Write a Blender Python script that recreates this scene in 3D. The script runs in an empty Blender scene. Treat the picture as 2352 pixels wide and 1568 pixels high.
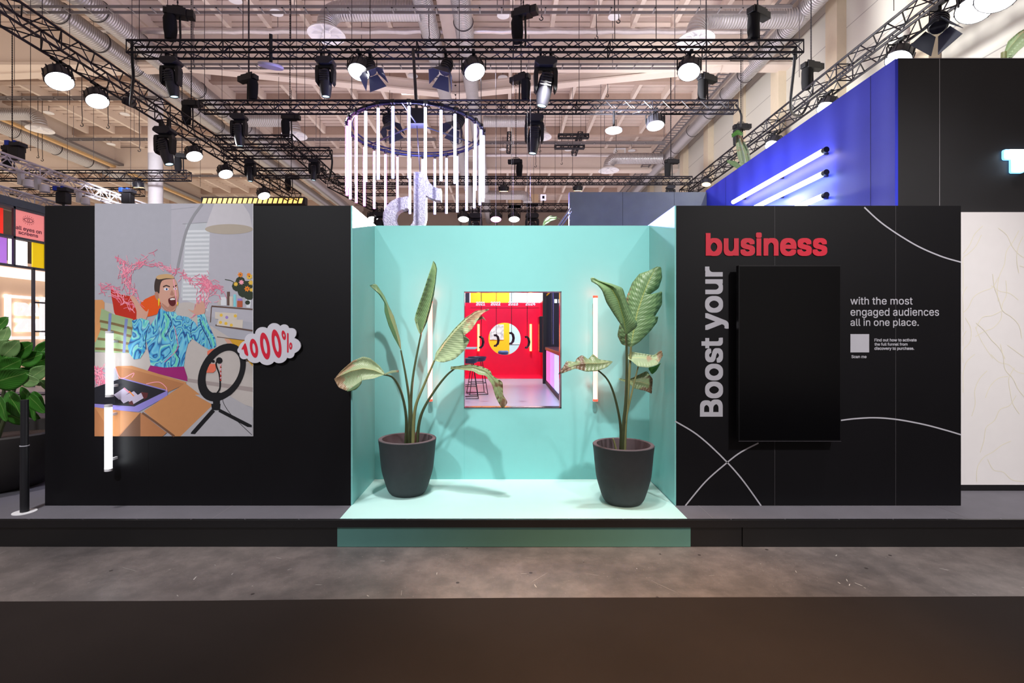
import bpy, bmesh, math, random
from mathutils import Vector, Matrix, Euler
from math import sin, cos, pi, radians, sqrt

# ------------------------------------------------------------------ camera, world, light, exposure
sc = bpy.context.scene
C = sc.collection
EYE = 1.657            # camera height above the hall floor
F = 1150.0             # focal length in pixels of a 2352 px wide frame
cam_d = bpy.data.cameras.new('camera')
cam_d.sensor_width = 36.0
cam_d.lens = F / 2352 * 36.0
cam_d.shift_x = 20 / 2352
cam_d.shift_y = -22 / 2352
cam_d.clip_start = 0.05
cam_d.clip_end = 200
cam = bpy.data.objects.new('camera', cam_d)
C.objects.link(cam)
cam.location = (0, 0, EYE)
cam.rotation_euler = (radians(90), 0, 0)
sc.camera = cam
sc.view_settings.view_transform = 'Standard'
sc.view_settings.look = 'None'
sc.view_settings.gamma = 1
sc.view_settings.use_curve_mapping = False
sc.view_settings.exposure = 0.0

world = bpy.data.worlds.new('hall_light')
sc.world = world
world.use_nodes = True
bgn = world.node_tree.nodes['Background']
bgn.inputs[0].default_value = (1.0, 0.88, 0.84, 1)
bgn.inputs[1].default_value = 0.35

def lamp(name, kind, loc, target, energy, color=(1, 1, 1), size=0.2, angle=60, blend=0.6, parent=None):
    d = bpy.data.lights.new(name, kind)
    d.energy = energy
    d.color = color
    if kind == 'SPOT':
        d.spot_size = radians(angle); d.spot_blend = blend; d.shadow_soft_size = size
    elif kind == 'AREA':
        d.size = size
    else:
        d.shadow_soft_size = size
    o = bpy.data.objects.new(name, d)
    C.objects.link(o)
    o.location = loc
    v = Vector(target) - Vector(loc)
    o.rotation_euler = v.to_track_quat('-Z', 'Y').to_euler()
    return o

# floods taken to hang over the aisle, plus added fill spots
lamp('key_spot_a', 'SPOT', (0.1, -1.6, 9.0), (0.1, 4.85, 2.85), 5000, (1, 0.975, 0.965), 0.16, 27, 1.0)
lamp('key_spot_b', 'SPOT', (-0.2, 3.4, 6.8), (0.1, 4.15, 0.2), 900, (1, 0.98, 0.97), 0.12, 30, 0.8)
lamp('wash_spot_a', 'SPOT', (-3.6, -2.5, 6.6), (-2.75, 4.1, 1.2), 1900, (0.94, 0.96, 1.0), 0.2, 36, 0.9)
lamp('wash_spot_b', 'SPOT', (4.2, -2.5, 6.6), (3.35, 4.1, 1.3), 2300, (1.0, 0.97, 0.96), 0.2, 38, 0.9)
for sx0 in (-3.9, 0.2, 4.1):
    lamp('aisle_fill_spot', 'SPOT', (sx0, 2.8, 7.4), (sx0, 3.5, 0), 820, (1.0, 0.93, 0.9), 0.25, 56, 1.0)  # unseen downlights added to brighten the concrete floor
lamp('aisle_fill_spot', 'SPOT', (1.8, -1.2, 6.5), (0.9, 1.9, 0), 4200, (1.0, 0.60, 0.30), 0.25, 34, 1.0)
lamp('column_spot', 'SPOT', (-10.6, 14.0, 6.9), (-13.5, 19.5, 5.5), 1500, (0.96, 0.95, 1.0), 0.2, 85, 0.8)
lamp('sign_fill_spot', 'SPOT', (0.4, 2.6, 6.9), (-1.7, 9.6, 4.1), 2200, (0.9, 0.88, 1.0), 0.12, 16, 0.7)  # added without a fitting to light the front of the note
for nx in (-0.70, 0.90):
    for nz in (1.15, 1.6, 2.05):
        lamp('neon_glow', 'POINT', (nx, 4.66, nz), (nx, 4.6, 0), 1.6, (1.0, 0.10, 0.05), 0.05)
# floods hanging on the far trusses, shining back over the walls, then two added fills
lamp('flood_spot_a', 'SPOT', (0.4, 22.6, 6.9), (-1.25, 4.5, 2.7), 20000, (1, 1, 1), 0.12, 9, 0.6)
lamp('flood_spot_c', 'SPOT', (-1.8, 22.6, 6.9), (1.43, 4.5, 2.7), 11000, (0.16, 0.17, 1.0), 0.12, 9, 0.6)
lamp('flood_spot_b', 'SPOT', (-7.9, 13.0, 6.4), (3.6, 6.4, 3.2), 2600, (0.95, 0.97, 1), 0.2, 40, 0.5)
lamp('flood_spot_d', 'SPOT', (0.9, 9.6, 6.7), (0.3, 11.5, 0.2), 1500, (1, 0.97, 0.95), 0.2, 80, 0.6)
lamp('flood_spot_e', 'SPOT', (0.3, 13.2, 6.6), (0.1, 16.8, 1.2), 1500, (1, 0.97, 0.95), 0.2, 70, 0.6)
lamp('flood_spot_f', 'SPOT', (0.3, 17.4, 5.6), (0.1, 20.0, 1.4), 1500, (1, 0.97, 0.95), 0.2, 80, 0.6)
lamp('wall_fill_spot', 'SPOT', (2.0, 12.0, 6.0), (10, 15, 6.5), 4600, (1, 0.99, 0.96), 0.3, 140, 0.8)  # free-hanging source added to brighten the cream hall wall
lamp('leaf_fill_spot', 'SPOT', (4.6, 4.2, 6.9), (5.4, 8.0, 5.0), 700, (1, 1, 1), 0.15, 70, 0.8)  # added to lift the dark banana leaves, hangs on no truss
# unseen area lamps added under the roof, standing in for bounced hall light
def add_roof_fill(name, x0, x1, y0, y1, z, energy, color):
    o = lamp(name, 'AREA', ((x0 + x1) / 2, (y0 + y1) / 2, z), ((x0 + x1) / 2, (y0 + y1) / 2, z + 1), energy, color)
    o.data.shape = 'RECTANGLE'; o.data.size = x1 - x0; o.data.size_y = y1 - y0
    o.rotation_euler = (pi, 0, 0)
    return o
add_roof_fill('roof_fill_light', -40, -12, 6, 41, EYE + 6.9, 2600, (1.0, 0.82, 0.64))
add_roof_fill('roof_fill_light', -11, 9, 6, 41, EYE + 6.9, 1950, (1.0, 0.85, 0.89))

# ------------------------------------------------------------------ helpers
def at(px, py, Y):
    """world point on depth Y seen at photo pixel (px, py)"""
    return Vector(((px - 1156) * Y / F, Y, EYE + (762 - py) * Y / F))

def lin(c):
    c = c / 255.0
    return c / 12.92 if c <= 0.04045 else ((c + 0.055) / 1.055) ** 2.4

MATS = {}
def mat(name, rgb, rough=0.6, metal=0.0, emit=None, es=0.0, var=0.06, scale=8.0, bump=0.0, bscale=60.0, spec=0.5, trans=0.0, coat=0.0):
    if name in MATS:
        return MATS[name]
    m = bpy.data.materials.new(name)
    m.use_nodes = True
    nt = m.node_tree
    b = nt.nodes['Principled BSDF']
    col = (lin(rgb[0]), lin(rgb[1]), lin(rgb[2]), 1)
    b.inputs['Base Color'].default_value = col
    b.inputs['Roughness'].default_value = rough
    b.inputs['Metallic'].default_value = metal
    b.inputs['Specular IOR Level'].default_value = spec
    if trans: b.inputs['Transmission Weight'].default_value = trans
    if coat: b.inputs['Coat Weight'].default_value = coat
    tc = nt.nodes.new('ShaderNodeTexCoord')
    if var > 0:
        n = nt.nodes.new('ShaderNodeTexNoise'); n.inputs['Scale'].default_value = scale; n.inputs['Detail'].default_value = 5
        nt.links.new(tc.outputs['Object'], n.inputs['Vector'])
        mx = nt.nodes.new('ShaderNodeMix'); mx.data_type = 'RGBA'
        mx.inputs['A'].default_value = tuple(max(0, c * (1 - var * 1.6)) for c in col[:3]) + (1,)
        mx.inputs['B'].default_value = tuple(min(1, c * (1 + var * 1.6)) for c in col[:3]) + (1,)
        nt.links.new(n.outputs['Fac'], mx.inputs['Factor'])
        nt.links.new(mx.outputs['Result'], b.inputs['Base Color'])
    if bump > 0:
        n2 = nt.nodes.new('ShaderNodeTexNoise'); n2.inputs['Scale'].default_value = bscale; n2.inputs['Detail'].default_value = 3
        nt.links.new(tc.outputs['Object'], n2.inputs['Vector'])
        bp = nt.nodes.new('ShaderNodeBump'); bp.inputs['Strength'].default_value = bump; bp.inputs['Distance'].default_value = 0.01
        nt.links.new(n2.outputs['Fac'], bp.inputs['Height'])
        nt.links.new(bp.outputs['Normal'], b.inputs['Normal'])
    if emit is not None:
        b.inputs['Emission Color'].default_value = (lin(emit[0]), lin(emit[1]), lin(emit[2]), 1)
        b.inputs['Emission Strength'].default_value = es
    MATS[name] = m
    return m

class MB:
    """collects shapes, then links them as ONE mesh object"""
    def __init__(s):
        s.v = []; s.f = []; s.m = []; s.uv = {}
        s.cur = 0
    def add(s, vs, fs, mi=None):
        o = len(s.v)
        s.v += [tuple(p) for p in vs]
        for f in fs:
            s.f.append(tuple(o + i for i in f)); s.m.append(s.cur if mi is None else mi)
        return s
    def box(s, x0, x1, y0, y1, z0, z1, mi=None):
        vs = [(x, y, z) for z in (z0, z1) for y in (y0, y1) for x in (x0, x1)]
        return s.add(vs, [(0, 2, 3, 1), (4, 5, 7, 6), (0, 1, 5, 4), (2, 6, 7, 3), (0, 4, 6, 2), (1, 3, 7, 5)], mi)
    def obox(s, c, sx, sy, sz, rot=(0, 0, 0), mi=None):
        R = Euler(rot).to_matrix()
        vs = [Vector(c) + R @ Vector((x * sx / 2, y * sy / 2, z * sz / 2)) for z in (-1, 1) for y in (-1, 1) for x in (-1, 1)]
        return s.add(vs, [(0, 2, 3, 1), (4, 5, 7, 6), (0, 1, 5, 4), (2, 6, 7, 3), (0, 4, 6, 2), (1, 3, 7, 5)], mi)
    def tube(s, pts, r, n=8, cap=True, closed=False, mi=None, flat=None):
        pts = [Vector(p) for p in pts]
        N = len(pts)
        rs = r if isinstance(r, (list, tuple)) else [r] * N
        vs = []; prev = None
        for i, p in enumerate(pts):
            if closed:
                t = pts[(i + 1) % N] - pts[i - 1]
            else:
                t = pts[min(i + 1, N - 1)] - pts[max(i - 1, 0)]
            t.normalize()
            if prev is None:
                a = Vector((0, 0, 1)) if abs(t.z) < 0.9 else Vector((1, 0, 0))
                u = t.cross(a).normalized()
            else:
                u = (prev - t * prev.dot(t)).normalized()
            prev = u
            w = t.cross(u)
            for k in range(n):
                an = 2 * pi * k / n
                vs.append(p + (u * cos(an) + w * sin(an)) * rs[i])
        fs = []
        for i in range(N if closed else N - 1):
            j = (i + 1) % N
            for k in range(n):
                k2 = (k + 1) % n
                fs.append((i * n + k, i * n + k2, j * n + k2, j * n + k))
        if cap and not closed:
            fs.append(tuple(range(n - 1, -1, -1))); fs.append(tuple((N - 1) * n + k for k in range(n)))
        return s.add(vs, fs, mi)
    def lathe(s, prof, n=24, c=(0, 0, 0), axis='z', mi=None, closed=False):
        """prof: list of (r, z)"""
        vs = []
        for r, z in prof:
            for k in range(n):
                a = 2 * pi * k / n
                x, y = r * cos(a), r * sin(a)
                p = (x, y, z) if axis == 'z' else ((x, z, y) if axis == 'y' else (z, x, y))
                vs.append((p[0] + c[0], p[1] + c[1], p[2] + c[2]))
        fs = []
        M = len(prof)
        for i in range(M - 1 + (1 if closed else 0)):
            j = (i + 1) % M
            for k in range(n):
                k2 = (k + 1) % n
                fs.append((i * n + k, i * n + k2, j * n + k2, j * n + k))
        if not closed:
            if prof[0][0] > 1e-5: fs.append(tuple(range(n - 1, -1, -1)))
            if prof[-1][0] > 1e-5: fs.append(tuple((M - 1) * n + k for k in range(n)))
        return s.add(vs, fs, mi)
    def prism(s, poly, y0, y1, mi=None):
        """poly: list of (x, z) world; extruded between depths y0 (front) and y1"""
        n = len(poly)
        vs = [(x, y0, z) for x, z in poly] + [(x, y1, z) for x, z in poly]
        fs = [tuple(range(n)), tuple(range(2 * n - 1, n - 1, -1))]
        for i in range(n):
            j = (i + 1) % n
            fs.append((i, i + n, j + n, j))
        return s.add(vs, fs, mi)
    def build(s, name, mats, parent=None, org=(0, 0, 0), smooth=False, bevel=0.0):
        me = bpy.data.meshes.new(name)
        ox, oy, oz = org
        me.from_pydata([(x - ox, y - oy, z - oz) for x, y, z in s.v], [], s.f)
        if not isinstance(mats, (list, tuple)): mats = [mats]
        for m in mats: me.materials.append(m)
        if len(mats) > 1:
            me.polygons.foreach_set('material_index', s.m)
        bm = bmesh.new(); bm.from_mesh(me)
        bmesh.ops.recalc_face_normals(bm, faces=bm.faces)
        bm.to_mesh(me); bm.free()
        if smooth:
            me.polygons.foreach_set('use_smooth', [True] * len(me.polygons))
            me.set_sharp_from_angle(angle=radians(40))
        me.update()
        o = bpy.data.objects.new(name, me)
        C.objects.link(o)
        if parent is None:
            o.location = org
        else:
            o.parent = parent
        if bevel:
            b = o.modifiers.new('bevel', 'BEVEL'); b.width = bevel; b.segments = 2; b.limit_method = 'ANGLE'
        return o

def tag(o, label=None, cat=None, group=None, kind=None):
    if label: o['label'] = label
    if cat: o['category'] = cat
    if group: o['group'] = group
    if kind: o['kind'] = kind
    return o

def empty(name, loc=(0, 0, 0)):
    o = bpy.data.objects.new(name, None)
    o.empty_display_size = 0.1
    C.objects.link(o)
    o.location = loc
    return o

def copy_tree(o, parent=None):
    c = o.copy(); C.objects.link(c); c.parent = parent
    for ch in list(o.children):
        if ch.name in C.objects: copy_tree(ch, c)
    return c

PROTO = {}
def instance(key, maker, loc, rz=0.0, label=None, cat=None, group=None, scale=1.0):
    if key not in PROTO:
        o = maker(); PROTO[key] = o
    else:
        o = copy_tree(PROTO[key])
    o.location = loc; o.rotation_euler = (0, 0, rz); o.scale = (scale,) * 3
    for k in ('label', 'category', 'group'):
        if k in o: del o[k]
    tag(o, label, cat, group)
    return o

def load_font():
    import os
    try:
        p = os.path.join(bpy.utils.system_resource('DATAFILES'), 'fonts', 'Inter.woff2')
        if os.path.exists(p): return bpy.data.fonts.load(p)
    except Exception:
        pass
    return None
FONT = load_font()

def text_geo(s, bold=0.0, space=1.0):
    """returns verts (u, v, layer), faces of a string, normalised to its own bounding box 0..1"""
    from mathutils.geometry import interpolate_bezier, delaunay_2d_cdt
    cu = bpy.data.curves.new('txt', 'FONT')
    cu.body = s
    if FONT: cu.font = FONT
    cu.size = 1.0; cu.space_character = space
    o = bpy.data.objects.new('txt', cu); C.objects.link(o)
    dg = bpy.context.evaluated_depsgraph_get()
    cv = o.evaluated_get(dg).to_curve(dg)
    loops = []
    for sp in cv.splines:
        L = []
        bp = sp.bezier_points
        n = len(bp)
        for k in range(n):
            p, q = bp[k], bp[(k + 1) % n]
            straight = (p.handle_right - p.co).cross(q.co - p.co).length < 1e-6 and (q.handle_left - q.co).cross(q.co - p.co).length < 1e-6
            pts = [p.co.copy()] if straight else interpolate_bezier(p.co, p.handle_right, q.handle_left, q.co, 7)[:-1]
            L += [(v.x, v.y) for v in pts]
        if n == 0: L = [(v.co.x, v.co.y) for v in sp.points]
        if len(L) > 2: loops.append(L)
    o.to_curve_clear(); bpy.data.objects.remove(o); bpy.data.curves.remove(cu)
    # group the loops into glyphs by overlap in x, fill each by winding number
    loops.sort(key=lambda L: min(p[0] for p in L))
    groups = []
    for L in loops:
        x0, x1 = min(p[0] for p in L), max(p[0] for p in L)
        if groups and x0 < groups[-1][1]: groups[-1][0].append(L); groups[-1][1] = max(groups[-1][1], x1)
        else: groups.append([[L], x1])
    v0 = []; f0 = []
    for G, _ in groups:
        V = []; E = []
        for L in G:
            n0 = len(V); V += [Vector(p) for p in L]; E += [(n0 + k, n0 + (k + 1) % len(L)) for k in range(len(L))]
        ov, oe, of, _1, _2, _3 = delaunay_2d_cdt(V, E, [], 0, 1e-6)
        n0 = len(v0); v0 += [(p.x, p.y) for p in ov]
        for f in of:
            cx_ = sum(ov[k].x for k in f) / len(f); cy_ = sum(ov[k].y for k in f) / len(f)
            w = 0
            for L in G:
                for k in range(len(L)):
                    (ax, ay), (bx, by) = L[k], L[(k + 1) % len(L)]
                    if (ay <= cy_) != (by <= cy_) and ax + (cy_ - ay) / (by - ay) * (bx - ax) > cx_:
                        w += 1 if by > ay else -1
            if w: f0.append(tuple(k + n0 for k in f))
    vs = []; fs = []
    sh = [(0, 0)] + ([(bold * x, bold * y) for x, y in ((1, 1), (1, 0), (1, -1), (0, -1), (-1, -1), (-1, 0), (-1, 1), (0, 1))] if bold else [])
    for li, (dx, dy) in enumerate(sh):
        n = len(vs)
        vs += [(x + dx, y + dy, li) for x, y in v0]; fs += [tuple(i + n for i in f) for f in f0]
    used = [v for k, v in enumerate(vs)]
    x0 = min(v[0] for v in vs); x1 = max(v[0] for v in vs); y0 = min(v[1] for v in vs); y1 = max(v[1] for v in vs)
    return [((x - x0) / (x1 - x0), (y - y0) / (y1 - y0), l) for x, y, l in vs], fs

def letters(name, s, m, origin, uvec, vvec, thick, parent=None, org=(0, 0, 0), bold=0.0, space=1.0):
    """letters laid on a plane: origin + u*uvec + v*vvec, given thickness along the plane normal"""
    vs, fs = text_geo(s, bold, space)
    O = Vector(origin); U = Vector(uvec); V = Vector(vvec); N = U.cross(V).normalized() * thick
    n = len(vs)
    NN = U.cross(V).normalized() * 0.00004
    P = [O + U * u + V * v + NN * l for u, v, l in vs]
    mb = MB()
    vv = P + [p + N for p in P]
    ff = [tuple(i + n for i in f) for f in fs]
    cnt = {}
    for f in fs:
        for i in range(len(f)):
            a, b = f[i], f[(i + 1) % len(f)]
            cnt[(a, b)] = 1
    for (a, b) in cnt:
        if (b, a) not in cnt: ff.append((a, b, b + n, a + n))
    mb.add(vv, ff)
    return mb.build(name, m, parent, org)

# ------------------------------------------------------------------ materials
M_black = mat('black_panel', (12, 11, 15), 0.45, var=0.15, scale=2.0, bump=0.05, bscale=300, spec=0.22)
M_blackt = mat('black_tall_panel', (27, 26, 29), 0.5, var=0.35, scale=1.6, bump=0.03)
M_teal = mat('teal_paint', (132, 202, 200), 0.35, var=0.015, spec=0.35)
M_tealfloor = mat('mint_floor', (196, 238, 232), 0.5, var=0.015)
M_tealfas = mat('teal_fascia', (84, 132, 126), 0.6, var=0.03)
M_blue = mat('blue_paint', (48, 60, 225), 0.45, var=0.05, scale=1.5)
M_whitewall = mat('white_board', (234, 230, 230), 0.7, var=0.02)
M_greywall = mat('grey_concrete_panel', (150, 156, 164), 0.8, var=0.14, scale=3)
M_deck = mat('grey_carpet_deck', (100, 98, 106), 0.75, var=0.1, scale=5, bump=0.2, bscale=250)
M_trim = mat('black_edge_trim', (15, 14, 17), 0.35, var=0.1)
M_fascia = mat('black_fascia', (14, 13, 15), 0.4, var=0.15)
M_carpet = mat('dark_brown_carpet', (42, 36, 34), 0.95, var=0.18, scale=1.2, bump=0.4, bscale=500, spec=0.12)
M_truss = mat('black_truss_metal', (30, 28, 38), 0.45, 0.3, var=0.1)
M_trussw = mat('white_truss_metal', (222, 218, 226), 0.4, 0.1, var=0.03)
M_rig = mat('rig_black', (20, 20, 26), 0.5, var=0.15)
M_rig2 = mat('rig_dark_grey', (38, 38, 46), 0.4, var=0.1)
M_bag = mat('chain_bag_cloth', (14, 14, 20), 0.95, var=0.2, bump=0.3)
M_lens = mat('lit_white_lens', (255, 255, 255), 0.5, emit=(255, 255, 255), es=10, var=0)
M_lensw = mat('lit_warm_lens', (255, 220, 150), 0.5, emit=(255, 214, 140), es=7, var=0)
M_lensd = mat('moving_head_lens', (200, 240, 250), 0.3, emit=(205, 240, 250), es=1.6, var=0)
M_lensp = mat('lit_pink_lens', (255, 190, 230), 0.5, emit=(255, 150, 225), es=8, var=0)
M_cream = mat('cream_steel', (222, 208, 198), 0.65, var=0.03, scale=2)
M_ceil = mat('ceiling_sheet', (214, 198, 190), 0.6, var=0.04, scale=1.0)
M_beam = mat('tan_beam', (178, 156, 144), 0.7, var=0.05)
M_cwhite = mat('white_column_paint', (228, 224, 230), 0.6, var=0.03)
M_pot = mat('charcoal_pot', (50, 52, 56), 0.75, var=0.12, scale=14, bump=0.15, bscale=120)
M_potin = mat('pot_rim', (96, 82, 86), 0.8, var=0.1, scale=14)
M_soil = mat('potting_soil', (58, 46, 38), 1.0, var=0.3, scale=60, bump=0.8, bscale=90)
M_chrome = mat('polished_edge', (190, 186, 200), 0.15, 0.9, var=0.03)
M_screen = mat('screen_glass', (5, 5, 7), 0.22, var=0.05, spec=0.25)
M_silver = mat('silver_letter', (178, 177, 186), 0.5, var=0.03)
M_redtxt = mat('red_letter', (206, 12, 48), 0.45, var=0.03)
M_white = mat('white_plastic', (232, 232, 236), 0.5, var=0.02)
M_neon = mat('neon_tube_glow', (255, 200, 190), 0.4, emit=(255, 170, 158), es=1.75, var=0)
M_neonr = mat('neon_red_edge', (255, 70, 50), 0.4, emit=(255, 60, 44), es=2.6, var=0)
M_tubew = mat('white_tube_glow', (255, 255, 255), 0.4, emit=(244, 250, 255), es=5.5, var=0)
M_tubec = mat('cool_tube_glow', (235, 255, 255), 0.4, emit=(228, 252, 255), es=9, var=0)
M_tubey = mat('warm_tube_glow', (255, 245, 225), 0.4, emit=(255, 240, 214), es=9, var=0)
M_tubeb = mat('blue_white_tube_glow', (220, 222, 255), 0.4, emit=(188, 190, 255), es=2.6, var=0)
M_tubep = mat('pink_white_tube_glow', (255, 200, 250), 0.4, emit=(255, 150, 250), es=2.2, var=0)
M_red = mat('red_booth_paint', (228, 6, 62), 0.4, var=0.03)
M_orange = mat('yellow_booth_paint', (250, 178, 10), 0.5, var=0.02)
M_mint = mat('pale_mint_paint', (176, 208, 210), 0.5, var=0.02)
M_ifloor = mat('light_plank_floor', (160, 168, 186), 0.3, var=0.05, scale=1.0)

def m_metal_duct():
    m = mat('spiral_duct_metal', (188, 186, 190), 0.34, 0.75, var=0.05, scale=3)
    nt = m.node_tree; b = nt.nodes['Principled BSDF']
    uv = nt.nodes.new('ShaderNodeUVMap')
    w = nt.nodes.new('ShaderNodeTexWave'); w.wave_type = 'BANDS'; w.bands_direction = 'X'
    w.inputs['Scale'].default_value = 4.0
    nt.links.new(uv.outputs[0], w.inputs[0])
    bp = nt.nodes.new('ShaderNodeBump'); bp.inputs['Strength'].default_value = 0.5; bp.inputs['Distance'].default_value = 0.03
    nt.links.new(w.outputs['Fac'], bp.inputs['Height']); nt.links.new(bp.outputs[0], b.inputs['Normal'])
    return m
M_duct = m_metal_duct()

def m_floor():
    m = mat('stained_concrete', (118, 106, 104), 0.42, var=0)
    nt = m.node_tree; b = nt.nodes['Principled BSDF']
    tc = nt.nodes.new('ShaderNodeTexCoord')
    def noise(sc_, det, rough=0.6):
        n = nt.nodes.new('ShaderNodeTexNoise'); n.inputs['Scale'].default_value = sc_; n.inputs['Detail'].default_value = det; n.inputs['Roughness'].default_value = rough
        nt.links.new(tc.outputs['Object'], n.inputs['Vector']); return n
    n1 = noise(0.55, 8); n2 = noise(70, 3, 0.8); n3 = noise(5, 6, 0.7)
    r1 = nt.nodes.new('ShaderNodeValToRGB')
    r1.color_ramp.elements[0].position = 0.35; r1.color_ramp.elements[0].color = (lin(84), lin(80), lin(80), 1)
    r1.color_ramp.elements[1].position = 0.7; r1.color_ramp.elements[1].color = (lin(140), lin(130), lin(126), 1)
    nt.links.new(n1.outputs['Fac'], r1.inputs[0])
    r3 = nt.nodes.new('ShaderNodeValToRGB')
    r3.color_ramp.elements[0].position = 0.4; r3.color_ramp.elements[0].color = (0.45, 0.45, 0.46, 1)
    r3.color_ramp.elements[1].position = 0.62; r3.color_ramp.elements[1].color = (1.12, 1.1, 1.1, 1)
    nt.links.new(n3.outputs['Fac'], r3.inputs[0])
    mx = nt.nodes.new('ShaderNodeMix'); mx.data_type = 'RGBA'; mx.blend_type = 'MULTIPLY'; mx.inputs['Factor'].default_value = 0.5
    nt.links.new(r1.outputs[0], mx.inputs['A']); nt.links.new(r3.outputs[0], mx.inputs['B'])
    r2 = nt.nodes.new('ShaderNodeValToRGB')
    r2.color_ramp.elements[0].position = 0.66; r2.color_ramp.elements[0].color = (0, 0, 0, 1)
    r2.color_ramp.elements[1].position = 0.74; r2.color_ramp.elements[1].color = (1, 1, 1, 1)
    nt.links.new(n2.outputs['Fac'], r2.inputs[0])
    mx2 = nt.nodes.new('ShaderNodeMix'); mx2.data_type = 'RGBA'
    nt.links.new(r2.outputs[0], mx2.inputs['Factor']); nt.links.new(mx.outputs['Result'], mx2.inputs['A'])
    mx2.inputs['B'].default_value = (lin(190), lin(182), lin(176), 1)
    nt.links.new(mx2.outputs['Result'], b.inputs['Base Color'])
    vo = nt.nodes.new('ShaderNodeTexVoronoi'); vo.inputs['Scale'].default_value = 4.5
    nt.links.new(tc.outputs['Object'], vo.inputs['Vector'])
    lt = nt.nodes.new('ShaderNodeMath'); lt.operation = 'LESS_THAN'; lt.inputs[1].default_value = 0.055
    nt.links.new(vo.outputs['Distance'], lt.inputs[0])
    mx4 = nt.nodes.new('ShaderNodeMix'); mx4.data_type = 'RGBA'; nt.links.new(lt.outputs[0], mx4.inputs['Factor'])
    nt.links.new(mx2.outputs['Result'], mx4.inputs['A']); mx4.inputs['B'].default_value = (lin(60), lin(54), lin(54), 1)
    nt.links.new(mx4.outputs['Result'], b.inputs['Base Color'])
    bp = nt.nodes.new('ShaderNodeBump'); bp.inputs['Strength'].default_value = 0.15; bp.inputs['Distance'].default_value = 0.004
    nt.links.new(n2.outputs['Fac'], bp.inputs['Height']); nt.links.new(bp.outputs[0], b.inputs['Normal'])
    return m
M_floor = m_floor()

def m_wallpanel():
    m = mat('hall_wall_panel', (206, 203, 194), 0.6, var=0)
    nt = m.node_tree; b = nt.nodes['Principled BSDF']
    tc = nt.nodes.new('ShaderNodeTexCoord'); sp = nt.nodes.new('ShaderNodeSeparateXYZ')
    nt.links.new(tc.outputs['Object'], sp.inputs[0])
    mo = nt.nodes.new('ShaderNodeMath'); mo.operation = 'MODULO'; mo.inputs[1].default_value = 1.05
    nt.links.new(sp.outputs['Z'], mo.inputs[0])
    lt = nt.nodes.new('ShaderNodeMath'); lt.operation = 'LESS_THAN'; lt.inputs[1].default_value = 0.025
    nt.links.new(mo.outputs[0], lt.inputs[0])
    mx = nt.nodes.new('ShaderNodeMix'); mx.data_type = 'RGBA'
    mx.inputs['A'].default_value = (lin(208), lin(205), lin(197), 1); mx.inputs['B'].default_value = (lin(160), lin(156), lin(152), 1)
    nt.links.new(lt.outputs[0], mx.inputs['Factor']); nt.links.new(mx.outputs['Result'], b.inputs['Base Color'])
    return m
M_hallwall = m_wallpanel()

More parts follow.
